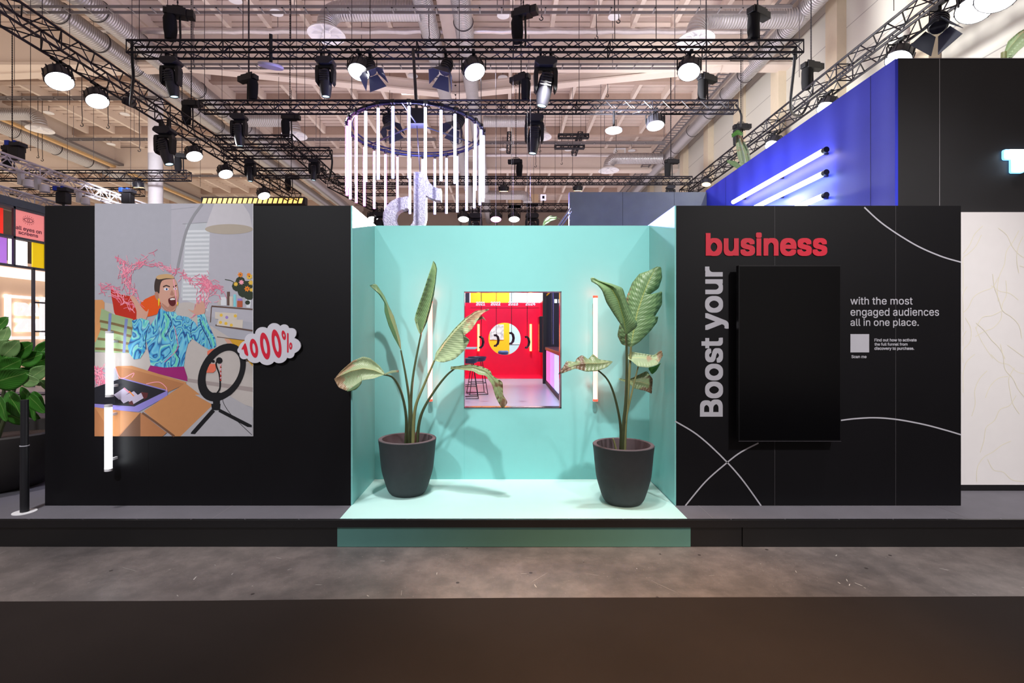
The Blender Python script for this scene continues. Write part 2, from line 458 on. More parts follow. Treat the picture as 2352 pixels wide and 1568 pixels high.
def m_leaf(name, c1, c2, rib, dead=None):
    m = bpy.data.materials.new(name); m.use_nodes = True
    nt = m.node_tree; b = nt.nodes['Principled BSDF']
    b.inputs['Roughness'].default_value = 0.38
    uv = nt.nodes.new('ShaderNodeUVMap'); sp = nt.nodes.new('ShaderNodeSeparateXYZ')
    nt.links.new(uv.outputs[0], sp.inputs[0])
    ab = nt.nodes.new('ShaderNodeMath'); ab.operation = 'SUBTRACT'; ab.inputs[1].default_value = 0.5
    nt.links.new(sp.outputs['X'], ab.inputs[0])
    a2 = nt.nodes.new('ShaderNodeMath'); a2.operation = 'ABSOLUTE'; nt.links.new(ab.outputs[0], a2.inputs[0])
    sl = nt.nodes.new('ShaderNodeMath'); sl.operation = 'MULTIPLY_ADD'; sl.inputs[1].default_value = -0.35
    nt.links.new(a2.outputs[0], sl.inputs[0]); nt.links.new(sp.outputs['Y'], sl.inputs[2])
    sn = nt.nodes.new('ShaderNodeMath'); sn.operation = 'MULTIPLY'; sn.inputs[1].default_value = 190
    nt.links.new(sl.outputs[0], sn.inputs[0])
    s2 = nt.nodes.new('ShaderNodeMath'); s2.operation = 'SINE'; nt.links.new(sn.outputs[0], s2.inputs[0])
    mr = nt.nodes.new('ShaderNodeMapRange'); mr.inputs[1].default_value = -1; mr.inputs[2].default_value = 1
    nt.links.new(s2.outputs[0], mr.inputs[0])
    mx = nt.nodes.new('ShaderNodeMix'); mx.data_type = 'RGBA'
    mx.inputs['A'].default_value = (lin(c1[0]), lin(c1[1]), lin(c1[2]), 1); mx.inputs['B'].default_value = (lin(c2[0]), lin(c2[1]), lin(c2[2]), 1)
    nt.links.new(mr.outputs[0], mx.inputs['Factor'])
    lt = nt.nodes.new('ShaderNodeMath'); lt.operation = 'LESS_THAN'; lt.inputs[1].default_value = 0.022
    nt.links.new(a2.outputs[0], lt.inputs[0])
    mx2 = nt.nodes.new('ShaderNodeMix'); mx2.data_type = 'RGBA'
    nt.links.new(lt.outputs[0], mx2.inputs['Factor']); nt.links.new(mx.outputs['Result'], mx2.inputs['A'])
    mx2.inputs['B'].default_value = (lin(rib[0]), lin(rib[1]), lin(rib[2]), 1)
    out = mx2
    if dead:
        tc = nt.nodes.new('ShaderNodeTexCoord')
        n = nt.nodes.new('ShaderNodeTexNoise'); n.inputs['Scale'].default_value = 9; n.inputs['Detail'].default_value = 4
        nt.links.new(tc.outputs['Object'], n.inputs['Vector'])
        ad = nt.nodes.new('ShaderNodeMath'); ad.operation = 'MULTIPLY'
        nt.links.new(n.outputs['Fac'], ad.inputs[0]); 
        pw = nt.nodes.new('ShaderNodeMath'); pw.operation = 'MULTIPLY_ADD'; pw.inputs[1].default_value = 0.9; pw.inputs[2].default_value = 0.55
        nt.links.new(sp.outputs['Y'], pw.inputs[0]); nt.links.new(pw.outputs[0], ad.inputs[1])
        rp = nt.nodes.new('ShaderNodeValToRGB')
        rp.color_ramp.elements[0].position = 0.56; rp.color_ramp.elements[0].color = (0, 0, 0, 1)
        rp.color_ramp.elements[1].position = 0.64; rp.color_ramp.elements[1].color = (1, 1, 1, 1)
        nt.links.new(ad.outputs[0], rp.inputs[0])
        mx3 = nt.nodes.new('ShaderNodeMix'); mx3.data_type = 'RGBA'
        nt.links.new(rp.outputs[0], mx3.inputs['Factor']); nt.links.new(mx2.outputs['Result'], mx3.inputs['A'])
        mx3.inputs['B'].default_value = (lin(dead[0]), lin(dead[1]), lin(dead[2]), 1)
        out = mx3
    nt.links.new(out.outputs['Result'], b.inputs['Base Color'])
    bp = nt.nodes.new('ShaderNodeBump'); bp.inputs['Strength'].default_value = 0.25; bp.inputs['Distance'].default_value = 0.003
    nt.links.new(mr.outputs[0], bp.inputs['Height']); nt.links.new(bp.outputs[0], b.inputs['Normal'])
    return m
M_leaf = m_leaf('banana_leaf_green', (98, 132, 88), (124, 154, 106), (150, 166, 96))
M_leafp = m_leaf('banana_leaf_pale', (146, 168, 126), (172, 188, 148), (190, 192, 140), (168, 140, 110))
M_leafb = m_leaf('banana_leaf_browning', (108, 128, 88), (138, 152, 108), (150, 150, 100), (104, 80, 58))
M_fig = m_leaf('fig_leaf_green', (52, 112, 34), (66, 132, 44), (120, 164, 80))
M_figl = m_leaf('fig_leaf_pale', (120, 160, 96), (138, 176, 112), (170, 196, 130))
M_stem = mat('leaf_stalk_green', (74, 84, 54), 0.5, var=0.25, scale=12)
M_stemp = mat('leaf_stalk_pale', (128, 130, 84), 0.5, var=0.2, scale=12)
# ------------------------------------------------------------------ the hall
def struct(o): o['kind'] = 'structure'; return o
H = EYE
floor = struct(MB().box(-46, 10, -7, 43, -0.2, 0).build('floor', M_floor))

# corrugated roof sheet with its joists and beams
DZ = 10.6 + H
ceil = MB()
ys = []; y = -6.0
vs = []; fs = []
prof = [(0, 0), (0.29, 0), (0.30, 0.13), (0.37, 0.13), (0.38, 0)]
k = 0
while y < 42.8:
    for a, b in prof[:4]:
        vs += [(-46, y + a, DZ + b), (10.0, y + a, DZ + b)]
    y += 0.38
n = len(vs) // 2
for i in range(n - 1): fs.append((2 * i, 2 * i + 1, 2 * i + 3, 2 * i + 2))
ceil.add(vs, fs)
ceiling = struct(ceil.build('ceiling', M_ceil))
ceiling['label'] = 'corrugated roof sheet with joists'
for yb in (10.2, 13.8, 17.4 + 3.1, 22.4, 26.0, 29.8, 33.4, 37.0, 40.4):
    MB().box(-46, 10, yb - 0.14, yb + 0.14, DZ - 0.42, DZ).build('beam', M_beam, ceiling)
xs = -40.0
xj = -12.1 + 0.9
xlist = []
x = -44.6
while x < 9.6:
    xlist.append(x); x += 1.36
for xx in xlist:
    m = MB()
    for y0, y1 in ((8.2, 16.9), (18.1, 28.0), (29.0, 42.6)):
        m.box(xx - 0.07, xx + 0.07, y0, y1, DZ - 0.36, DZ)
        # fly braces that stick out below the joist
    m.build('joist', M_cream, ceiling)
# deep girders
for i, (y0, zb, zt) in enumerate(((17.4, 9.3, 10.55), (28.7, 9.3, 10.55))):
    MB().box(-46, 10, y0, y0 + 0.3, H + zb, H + zt).box(-46, 10, y0 - 0.12, y0 + 0.42, H + zb - 0.08, H + zb + 0.02).build('girder', M_cream, ceiling)
for xg in (-22.4, -12.1, -1.72, 8.6):
    MB().box(xg - 0.12, xg + 0.12, 8.0, 42.6, H + 9.75, H + 10.6).box(xg - 0.24, xg + 0.24, 8.0, 42.6, H + 9.68, H + 9.78).build('girder', M_cream, ceiling)
# flat bracing beams that run in a zigzag below the roof
zz = [(-30.4, 18.9), (-11.0, 17.5), (-1.85, 19.5), (7.6, 17.5)]
for (xa, ya), (xb, yb) in zip(zz, zz[1:]):
    m = MB()
    a = Vector((xa, ya, H + 9.2)); b = Vector((xb, yb, H + 9.2))
    d = (b - a).normalized(); nrm = Vector((-d.y, d.x, 0))
    for (w, z0, z1) in ((0.10, 0, 0.34), (0.2, -0.04, 0.02), (0.2, 0.32, 0.38)):
        vs = []
        for zq in (z0, z1):
            for p in (a, b):
                for s_ in (-1, 1):
                    q = p + nrm * w * s_; vs.append((q.x, q.y, q.z + zq))
        m.add(vs, [(0, 1, 3, 2), (4, 6, 7, 5), (0, 2, 6, 4), (1, 5, 7, 3), (0, 4, 5, 1), (2, 3, 7, 6)])
    m.build('brace', M_cream, ceiling)
# skylight panes between two joists
for (px0, py0, px1, py1) in ((914, 183, 967, 192), (918, 204, 976, 218)):
    Y = 21.2
    Z0 = DZ - 0.02
    ya = (Z0 - H) * F / (762 - py0); yb = (Z0 - H) * F / (762 - py1)
    MB().box((px0 - 1156) * ya / F, (px1 - 1156) * ya / F, min(ya, yb), max(ya, yb), Z0 - 0.05, Z0 - 0.02).build('skylight', mat('lit_skylight', (255, 255, 255), emit=(255, 252, 248), es=1.3, var=0), ceiling)

wr = struct(MB().box(10, 10.3, -7, 43, 0, DZ).build('wall_right', M_hallwall))
for yc in (11.7, 14.85, 17.95, 20.9, 24.05, 27.3, 30.4, 33.5, 36.6, 39.7):
    MB().box(9.72, 10, yc - 0.26, yc + 0.26, 0, DZ).build('pilaster', mat('pilaster_paint', (214, 200, 178), 0.65, var=0.03), wr)
wb = struct(MB().box(-46, 10.3, 43, 43.3, 0, DZ + 0.2).build('wall_back', mat('hall_back_wall', (150, 134, 124), 0.8, var=0.1, scale=1)))
for i in range(18):
    MB().box(-44 + i * 3.1, -43.9 + i * 3.1, 42.9, 43, 0, DZ - 0.5).build('joint', mat('panel_joint', (104, 94, 90), 0.8), wb)

# round white column
t = tag(empty('round_column', (0, 0, 0)), 'tall round white hall column behind the black wall with the poster', 'column')
cx = (357.5 - 1156) * 19.5 / F
t.location = (cx, 19.5, 0)
MB().lathe([(0.252, 0), (0.252, 10.6 + H)], 32).build('shaft', M_cwhite, t, smooth=True)
MB().lathe([(0.3, 10.3 + H), (0.3, 10.6 + H)], 32).build('cap', M_cwhite, t, smooth=True)

# ---------------------------------------------------------------- ducts
def duct_mesh(pts, r, n=24):
    """tube with uv running along its length"""
    m = MB().tube(pts, r, n, cap=True)
    return m
def duct_obj(name, pts, r, parent, org=(0, 0, 0), n=24):
    o = duct_mesh(pts, r, n).build(name, M_duct, parent, org, smooth=True)
    me = o.data
    uvl = me.uv_layers.new(name='UVMap')
    L = [0.0]
    P = [Vector(p) for p in pts]
    for a, b in zip(P, P[1:]): L.append(L[-1] + (b - a).length)
    per = []
    for lp in me.loops:
        i = lp.vertex_index // n
        per += [L[min(i, len(L) - 1)] * 1.0, (lp.vertex_index % n) / n]
    uvl.data.foreach_set('uv', per)
    return o
M_strap = mat('duct_strap', (70, 66, 70), 0.5, 0.5)
def long_duct(x, h, y0, y1, r, label, straps, group=None):
    t = tag(empty('ventilation_duct', (x, y0, H + h)), label, 'duct', group)
    pts = [(0, 0, 0), (0, y1 - y0, 0)]
    k = int((y1 - y0) / 4)
    pts = [(0, (y1 - y0) * i / k, 0) for i in range(k + 1)]
    duct_obj('pipe', pts, r, t)
    for ys_ in straps:
        m = MB(); m.tube([((r + 0.015) * cos(a), ys_ - y0, (r + 0.015) * sin(a)) for a in [2 * pi * i / 28 for i in range(28)]], 0.012, 5, closed=True)
        m.build('strap', M_strap, t)
    return t
def sy(h, pys): return [h * F / (762 - p) for p in pys]
long_duct(-12.95, 9.3, 9.5, 42, 0.31, 'silver spiral duct under the roof, left one of the left-hand pair', sy(9.3, (30, 98, 155, 205, 250, 290, 325)))
long_duct(-11.75, 9.3, 9.5, 42, 0.31, 'silver spiral duct under the roof, right one of the left-hand pair', sy(9.3, (26, 100, 158, 207, 252, 292, 330)))
long_duct(-2.27, 9.3, 9.5, 42, 0.28, 'silver spiral duct above the ring of hanging tubes, left of the middle pair', sy(9.3, (80, 160, 245, 318)))
long_duct(-1.2, 9.3, 9.5, 42, 0.28, 'silver spiral duct above the ring of hanging tubes, right of the middle pair', sy(9.3, (50, 158, 250, 320)))
long_duct(8.75, 9.3, 9.5, 42, 0.27, 'silver spiral duct running along the cream hall wall', sy(9.3, (70, 172, 216, 258, 300, 340, 366)))
long_duct(-22.9, 9.4, 11, 42, 0.34, 'silver spiral duct at far left, below the roof girder', sy(9.4, (300, 340, 370, 400)))

def branch(px0, px1, py, Y, r, drop_py, label, right_end=False, diff=True):
    """short horizontal duct with an elbow and a round diffuser; the elbow is at px0"""
    a = at(px0, py, Y); b = at(px1, py, Y)
    t = tag(empty('branch_duct', a), label, 'duct')
    s = 1 if b.x > a.x else -1
    R = 0.42
    pts = [(b.x - a.x, 0, 0), (s * (R + 0.02), 0, 0)]
    for i in range(1, 6):
        an = pi / 2 * i / 5
        pts.append((s * (R - R * sin(an)), 0, -R + R * cos(an)))
    dz = (at(px0, drop_py, Y) - a).z
    pts.append((0, 0, min(dz, -R - 0.05)))
    duct_obj('pipe', pts, r, t)
    zb = min(dz, -R - 0.05)
    if diff:
        w = MB()
        w.lathe([(r, zb + 0.02), (r * 1.9, zb - 0.14), (r * 1.95, zb - 0.18), (r * 1.8, zb - 0.17), (r * 0.98, zb - 0.03)], 24)
        for i in range(8):
            an = 2 * pi * i / 8
            w.obox((r * 1.15 * cos(an), r * 1.15 * sin(an), zb - 0.13), r * 1.25, 0.03, 0.05, (0, 0, an))
        w.lathe([(0.0, zb - 0.1), (r * 0.5, zb - 0.12), (r * 0.45, zb - 0.19), (0.0, zb - 0.2)], 16)
        w.build('diffuser', M_white, t, smooth=True)
    return t
branch(750, 965, 25, 14.4, 0.27, 66, 'bent branch duct with a round white diffuser at top, left of the middle ducts')
branch(1598, 1838, 42, 14.6, 0.27, 72, 'bent branch duct with a round diffuser at top right, above the front truss')
branch(92, -140, 262, 20.5, 0.24, 288, 'bent branch duct with a round diffuser at far left')
branch(676, 540, 276, 20.5, 0.26, 300, 'bent branch duct with a grey diffuser behind the second truss')
branch(1243, 1110, 279, 20.5, 0.22, 292, 'bent branch duct beside the hanging moving head in the middle')
branch(1398, 1520, 364, 26.5, 0.28, 382, 'bent branch duct with a round diffuser near the hall girder at right')
branch(1212, 1105, 448, 33, 0.3, 460, 'far branch duct just above the teal wall', diff=False)

# foil pipe and trays that cross the hall
t = tag(empty('foil_pipe', (-14, 16.4, H + 9.85)), 'wrinkled silver foil pipe crossing the hall above the front truss', 'pipe')
pts = [(i * 0.4, 0.01 * sin(i * 1.7), 0.012 * sin(i * 2.3)) for i in range(58)]
MB().tube(pts, [0.1 + 0.008 * sin(i * 3.1) for i in range(58)], 10).build('pipe', mat('foil', (210, 204, 206), 0.3, 0.7, bump=0.6, bscale=14), t, smooth=True)
t = tag(empty('foil_pipe', (-14, 27.6, H + 9.75)), 'thin silver foil pipe crossing the hall in front of the far girder', 'pipe')
MB().tube([(0, 0, 0), (22, 0, 0)], 0.11, 10).build('pipe', MATS['foil'], t, smooth=True)
def tray(px0, px1, py, Y, label, w=0.25):
    Y = 8.85 * F / (762 - py)
    a = at(px0, py, Y); b = at(px1, py, Y)
    t = tag(empty('cable_tray', a), label, 'cable tray')
    L = b.x - a.x
    m = MB()
    m.box(0, L, 0, 0.02, 0, 0.08).box(0, L, w, w + 0.02, 0, 0.08)
    for i in range(int(L / 0.6)): m.box(i * 0.6, i * 0.6 + 0.04, 0, w, 0, 0.02)
    m.build('tray', mat('galvanised_tray', (126, 122, 126), 0.5, 0.5), t)
    for i in range(0, int(L / 2.8) + 1):
        zt = DZ - a.z
        MB().tube([(0.3 + i * 2.8, w / 2, 0), (0.3 + i * 2.8, w / 2, zt - 0.02)], 0.012, 4).build('hanger_rod', MATS['galvanised_tray'], t)
    return t
tray(-60, 1820, 18, 14.0, 'long galvanised cable tray crossing at the very top of the picture')
tray(420, 1560, 150, 17.1, 'galvanised cable tray below the front truss line, in front of the cream girder')
tray(-60, 360, 225, 19.7, 'galvanised cable tray at left, level with the second truss', 0.18)
tray(150, 1000, 320, 24.0, 'galvanised cable tray behind the second truss, left of the ring', 0.18)
tray(1100, 1530, 328, 24.2, 'galvanised cable tray behind the middle moving head, right of the ring', 0.18)
tray(380, 780, 404, 31.0, 'far galvanised cable tray below the far girder', 0.18)
t = tag(empty('cable_tray', (8.1, 12, H + 9.4)), 'dark ladder cable tray beside the duct along the cream hall wall', 'cable tray')
m = MB().box(-0.22, -0.2, 0, 30, 0, 0.1).box(0.2, 0.22, 0, 30, 0, 0.1)
for i in range(100): m.box(-0.2, 0.2, i * 0.3, i * 0.3 + 0.05, 0, 0.03)
m.build('tray', MATS['galvanised_tray'], t)
t = tag(empty('cable_tray', (-21.9, 14, H + 9.5)), 'grey tray with a tan flange beside the far left duct', 'cable tray')
MB().box(-0.15, 0.15, 0, 26, 0, 0.12).build('tray', MATS['galvanised_tray'], t)
MB().box(-0.5, -0.3, 0, 26, -0.1, 0.0).build('flange', mat('tan_flange', (214, 176, 126), 0.6), t)

# ---------------------------------------------------------------- trusses
def truss(a, b, w, label, m=M_truss, rc=0.024, rd=0.011, name='lighting_truss', wz=None):
    """box truss; a, b: centre of its ends"""
    a = Vector(a); b = Vector(b)
    wz = wz or w
    t = tag(empty(name, a), label, 'truss')
    d = b - a; L = d.length; d.normalize()
    s = d.cross(Vector((0, 0, 1))).normalized(); up = s.cross(d).normalized()
    cs = [s * sx * w / 2 + up * sz * wz / 2 for sx, sz in ((-1, -1), (1, -1), (1, 1), (-1, 1))]
    for c in cs:
        MB().tube([c, c + d * L], rc, 6).build('chord', m, t)
    n = max(2, int(round(L / w)))
    mb = MB()
    for q in range(4):
        p0, p1 = cs[q], cs[(q + 1) % 4]
        for i in range(n):
            u0, u1 = d * (L * i / n), d * (L * (i + 1) / n)
            if i % 2 == 0: mb.tube([p0 + u0, p1 + u1], rd, 4, cap=False)
            else: mb.tube([p1 + u0, p0 + u1], rd, 4, cap=False)
        for i in range(0, n + 1, 8):
            mb.tube([p0 + d * (L * i / n), p1 + d * (L * i / n)], rd * 1.2, 4, cap=False)
        mb.tube([p0 + d * L, p1 + d * L], rd * 1.2, 4, cap=False)
    mb.build('bracing', m, t)
    return t
HT = H + 5.705
def tx(px, Y): return (px - 1156) * Y / F
truss((tx(290, 10), 10.12, HT), (tx(1846, 10), 10.12, HT), 0.24, 'longest black truss across the top, in front of the ring lamp')
truss((tx(456, 12.6), 12.72, HT), (tx(1695, 12.6), 12.72, HT), 0.24, 'second black truss crossing right behind the ring lamp')
truss((tx(768, 18.8), 18.9, HT), (tx(1590, 18.8), 18.9, HT), 0.24, 'thin far black truss crossing behind the hanging tubes')
truss((tx(860, 23), 23, HT), (tx(1312, 23), 23, HT), 0.3, 'lowest far black truss just above the teal wall')
XL, XR = -8.85, 7.5
truss((XL, 6.6, HT), (XL, 21.4, HT), 0.4, 'heavy black truss slanting down from the top left corner', rc=0.026, rd=0.013)
truss((XR, 5.2, HT), (XR, 20.8, HT), 0.36, 'heavy black truss slanting along above the blue wall', rc=0.026, rd=0.013)
truss((tx(500, 15), 15, HT), (tx(668, 15), 15, HT), 0.27, 'short black truss left of the ring, upper of three')
truss((tx(515, 16), 16, HT), (tx(760, 16), 16, HT), 0.27, 'short black truss left of the ring, middle of three')
truss((tx(585, 18), 18, HT), (tx(746, 18), 18, HT), 0.27, 'short black truss left of the ring, lowest of three')
truss((-6.45, 14.9, HT), (-6.45, 18.7, HT), 0.34, 'short slanting black truss joining the three short ones')
truss((tx(-60, 18.3), 18.3, HT), (tx(434, 18.3), 18.3, HT), 0.3, 'black truss at left crossing in front of the white column')
truss((tx(20, 22), 22.2, H + 6.2), (tx(320, 22), 22.2, H + 6.2), 0.3, 'farther black truss at left below the column truss')
truss((tx(795, 21), 21, H + 5.9), (tx(912, 21), 21, H + 5.9), 0.3, 'small far truss seen between the pink tubes')
truss((tx(775, 21), 20.2, H + 6.0), (tx(860, 23), 23, H + 5.75), 0.3, 'small far slanting truss left of the pink tubes')
truss((tx(1282, 24), 24, at(0, 313, 24).z), (tx(1352, 24), 24, at(0, 313, 24).z), 0.17, 'tiny hanging truss piece near the far girder, upper one', rc=0.03, rd=0.014)
truss((tx(1274, 24), 24, at(0, 337, 24).z), (tx(1342, 24), 24, at(0, 337, 24).z), 0.17, 'tiny hanging truss piece near the far girder, lower one', rc=0.03, rd=0.014)
truss(at(1334, 306, 23.4), at(1318, 354, 24.6), 0.2, 'tiny truss piece hanging steeply over the two small ones', rc=0.03, rd=0.014)
truss(at(1170, 303, 24), at(1168, 352, 24.5), 0.16, 'tiny truss piece hanging upright right of the ring', rc=0.03, rd=0.014)
truss((-12.3, 8.5, H + 4.2), (-12.3, 17.5, H + 4.2), 0.29, 'white truss slanting above the black wall at left', M_trussw, 0.028, 0.014)
truss((-12.45, 8.5, H + 3.42), (-12.45, 17.5, H + 3.42), 0.29, 'lower white truss over the neighbouring stand', M_trussw, 0.028, 0.014)

# ---------------------------------------------------------------- fixtures
def make_moving_head():
    t = empty('moving_head')
    for s in (-0.11, 0.07): MB().box(s, s + 0.04, -0.05, 0.05, -0.09, 0.1).build('clamp', M_rig, t)
    base = MB()
    base.prism([(-0.2, -0.13), (-0.15, -0.08), (0.15, -0.08), (0.2, -0.13), (0.2, -0.18), (0.12, -0.24), (-0.12, -0.24), (-0.2, -0.18)], -0.14, 0.14)
    base.build('base', M_rig2, t, bevel=0.01)
    y = MB().box(-0.2, 0.2, -0.05, 0.05, -0.3, -0.24)
    for s in (-1, 1):
        y.prism([(s * 0.13, -0.28), (s * 0.2, -0.26), (s * 0.215, -0.34), (s * 0.205, -0.62), (s * 0.17, -0.68), (s * 0.145, -0.62)], -0.085, 0.085)
    y.build('yoke', M_rig, t, bevel=0.008)
    h = MB().lathe([(0.03, 0.20), (0.09, 0.19), (0.125, 0.12), (0.135, -0.02), (0.13, -0.2), (0.105, -0.36), (0.095, -0.40), (0.08, -0.40), (0.078, -0.37)], 20)
    for i in range(5): h.box(-0.1, 0.1, -0.138, -0.12, 0.12 - i * 0.05, 0.14 - i * 0.05)
    ho = h.build('head', M_rig2, t, smooth=True); ho.location = (0, 0, -0.52)
    lo = MB().lathe([(0.0, -0.385), (0.079, -0.385), (0.079, -0.375), (0, -0.375)], 20).build('lens', M_lensd, ho)
    return t
def make_flood():
    t = empty('flood_light')
    MB().box(-0.03, 0.03, -0.15, 0.15, 0.0, 0.05).box(-0.03, 0.03, -0.03, 0.03, -0.06, 0.05).tube([(-0.24, 0, -0.3), (-0.24, 0, -0.1), (-0.2, 0, -0.05), (0.2, 0, -0.05), (0.24, 0, -0.1), (0.24, 0, -0.3)], 0.014, 6).build('bracket', M_rig, t)
    hb = MB().lathe([(0.1, 0.2), (0.17, 0.17), (0.215, 0.1), (0.222, -0.08), (0.21, -0.09), (0.205, -0.05)], 24)
    for i in range(12):
        a = 2 * pi * i / 12
        hb.obox((0.2 * cos(a), 0.2 * sin(a), 0.03), 0.06, 0.015, 0.2, (0, 0, a))
    ho = hb.build('housing', M_rig2, t, smooth=True); ho.location = (0, 0, -0.28)
    MB().lathe([(0.0, -0.085), (0.205, -0.085), (0.205, -0.06), (0, -0.06)], 24).build('lens', M_lens, ho)
    return t
def make_barn():
    t = empty('barn_door_spotlight')
    MB().box(-0.03, 0.03, -0.15, 0.15, 0.0, 0.05).box(-0.03, 0.03, -0.03, 0.03, -0.06, 0.05).tube([(-0.15, 0, -0.25), (-0.15, 0, -0.08), (0.15, 0, -0.08), (0.15, 0, -0.25)], 0.012, 6).build('bracket', M_rig, t)
    b = MB().lathe([(0.08, 0.22), (0.12, 0.18), (0.13, -0.1), (0.11, -0.12)], 16)
    for i in range(4): b.lathe([(0.14, 0.12 - i * 0.06), (0.14, 0.1 - i * 0.06)], 16)
    bo = b.build('body', M_rig2, t, smooth=True); bo.location = (0, 0, -0.28)
    MB().lathe([(0, -0.115), (0.07, -0.115), (0.07, -0.1), (0, -0.1)], 16).build('lens', M_lens, bo)
    for i in range(4):
        a = pi / 2 * i
        R = Matrix.Rotation(a, 3, 'Z')
        q = [(-0.1, 0.12, -0.12), (0.1, 0.12, -0.12), (0.2, 0.26, -0.38), (-0.2, 0.26, -0.38)]
        q2 = [(x, y_ + 0.008, z) for x, y_, z in q]
        m = MB().add([R @ Vector(p) for p in q + q2], [(0, 1, 2, 3), (7, 6, 5, 4), (0, 4, 5, 1), (1, 5, 6, 2), (2, 6, 7, 3), (3, 7, 4, 0)])
        m.build('barn_door', mat('barn_door_metal', (70, 72, 84), 0.5, 0.2), bo)
    return t
def make_hoist():
    t = empty('chain_hoist')
    MB().box(-0.17, 0.17, -0.11, 0.11, 0.5, 0.66).box(-0.24, -0.17, -0.08, 0.08, 0.52, 0.64).box(0.17, 0.3, -0.09, 0.09, 0.51, 0.65).build('motor_body', M_rig, t, bevel=0.01)
    MB().tube([(-0.1, 0, 0.66), (-0.09, 0, 0.73), (0.09, 0, 0.73), (0.1, 0, 0.66)], 0.012, 6).build('handle', M_rig2, t)
    m = MB()
    pr = [(0.10, 0.14, 0.5), (0.125, 0.14, 0.42), (0.12, 0.13, 0.2), (0.10, 0.11, 0.02), (0.03, 0.04, -0.01)]
    vs = []; nn = 12
    for rx, ry, z in pr:
        for k_ in range(nn):
            a = 2 * pi * k_ / nn; w = 1 + 0.08 * sin(3 * a + z * 9)
            vs.append((-0.13 + rx * cos(a) * w, ry * sin(a) * w * 0.8, z))
    fs = [(i * nn + k_, i * nn + (k_ + 1) % nn, (i + 1) * nn + (k_ + 1) % nn, (i + 1) * nn + k_) for i in range(4) for k_ in range(nn)]
    fs.append(tuple(4 * nn + k_ for k_ in range(nn)))
    m.add(vs, fs); m.build('chain_bag', M_bag, t, smooth=True)
    MB().tube([(0.04, 0, 0.5), (0.05, 0, 0.1), (0.04, 0, -0.1)], 0.02, 6).build('load_strap', M_rig, t)
    c = MB()
    z = 0.66
    while z < 4.2:
        c.obox((0, 0, z), 0.03, 0.008, 0.05).obox((0, 0, z + 0.035), 0.008, 0.03, 0.05)
        z += 0.07
    c.build('chain', mat('steel_chain', (62, 60, 66), 0.4, 0.6), t)
    return t
def tilt(o, child, rx, ry=0.0):
    for c in o.children:
        if c.name.split('.')[0] == child: c.rotation_euler = (rx, ry, 0)
def relens(o, m):
    for c in o.children:
        for d in c.children:
            if d.name.startswith('lens'):
                d.data = d.data.copy(); d.data.materials[0] = m

HB = H + 5.575
def mh(px, Y, rx, ry, label, h=HB, sc_=1.0, x=None, rz=0.0):
    o = instance('mh', make_moving_head, (tx(px, Y) if x is None else x, Y, h), rz, label, 'moving head light', None, sc_)
    tilt(o, 'head', rx, ry); return o
mh(393, 10.1, 0.1, -0.12, 'black moving head lamp with a lit lens, leftmost under the front truss', sc_=0.9)
mh(748, 10.1, 0.05, 0.0, 'black moving head lamp under the front truss, second from the left', sc_=0.9)
mh(1253, 10.1, 0.0, 0.18, 'largest black moving head lamp, hanging under the front truss right of centre', sc_=1.12)
mh(549, 12.7, 0.15, 0.0, 'black moving head lamp under the second truss, left end', sc_=0.92)
mh(1227, 12.7, 0.0, 0.1, 'black moving head lamp with a blue side under the second truss', sc_=1.15)
mh(380, 13.1, 0.0, -0.25, 'big black moving head lamp under the left slanting truss', x=-8.85, h=H + 5.42, sc_=1.15)
mh(1092, 23, 0.0, 0, 'far moving head lamp under the lowest truss, left of the pair', h=H + 5.55, sc_=1.5)
mh(1222, 23, 0.0, 0, 'far moving head lamp under the lowest truss, nearer the grey wall', h=H + 5.55, sc_=1.5)
mh(722, 16, 0.0, 0.1, 'moving head lamp under the middle short truss left of the ring', sc_=0.8)
mh(575, 16.1, 0.0, 0, 'dark moving head lamp under the short trusses, by the left slanting truss', sc_=0.8)
mh(1540, 18.9, 0.0, 0, 'purple-tinted moving head lamp under the far truss at right', sc_=0.8)
mh(872, 21.5, 0, 0, 'far dark moving head lamp below the glowing note sign', h=H + 5.2, sc_=1.1)

def fl(px, Y, rx, ry, label, x=None, h=HB, sc_=1.0, lens=None):
    o = instance('fl', make_flood, (tx(px, Y) if x is None else x, Y, h), 0, label, 'flood light', None, sc_)
    tilt(o, 'housing', rx, ry)
    if lens: relens(o, lens)
    return o
fl(826, 10.1, -0.4, 0.1, 'dazzling white flood light under the front truss, left of the ring')
fl(1088, 10.1, -0.35, -0.3, 'dazzling white flood light under the front truss, above the right of the ring')
fl(1583, 10.1, -0.4, 0.25, 'dazzling white flood light under the right end of the front truss')
fl(1505, 12.7, -0.25, 0.0, 'white flood light under the right end of the second truss')
def flL(px, label, rx=-0.25, ry=-0.45, **k):
    x = XL - 0.18; return fl(0, x * F / (px - 1156), rx, ry, label, x=x, h=H + 5.46, **k)
flL(135, 'dazzling white flood light on the left slanting truss, nearest to us', sc_=1.1)
flL(222, 'white flood light on the left slanting truss, second from the top left')
flL(445, 'white flood light on the left slanting truss, just right of the column')
flL(517, 'white flood light on the left slanting truss, fourth along it')
flL(605, 'white flood light at the far end of the left slanting truss, by the light bar')
def flR(px, label, rx=-0.25, ry=0.5, **k):
    x = XR + 0.0; return fl(0, x * F / (px - 1156), rx, ry, label, x=x, h=H + 5.48, **k)
flR(2066, 'dazzling white flood light above the corner of the blue wall')
flR(1902, 'white flood light over the middle of the blue wall')
flR(1778, 'white flood light over the far half of the blue wall')
flR(2240, 'dazzling white flood light at upper right near the frame edge', sc_=1.1)
flR(2292, 'brightest white flood light in the top right corner', sc_=1.2)
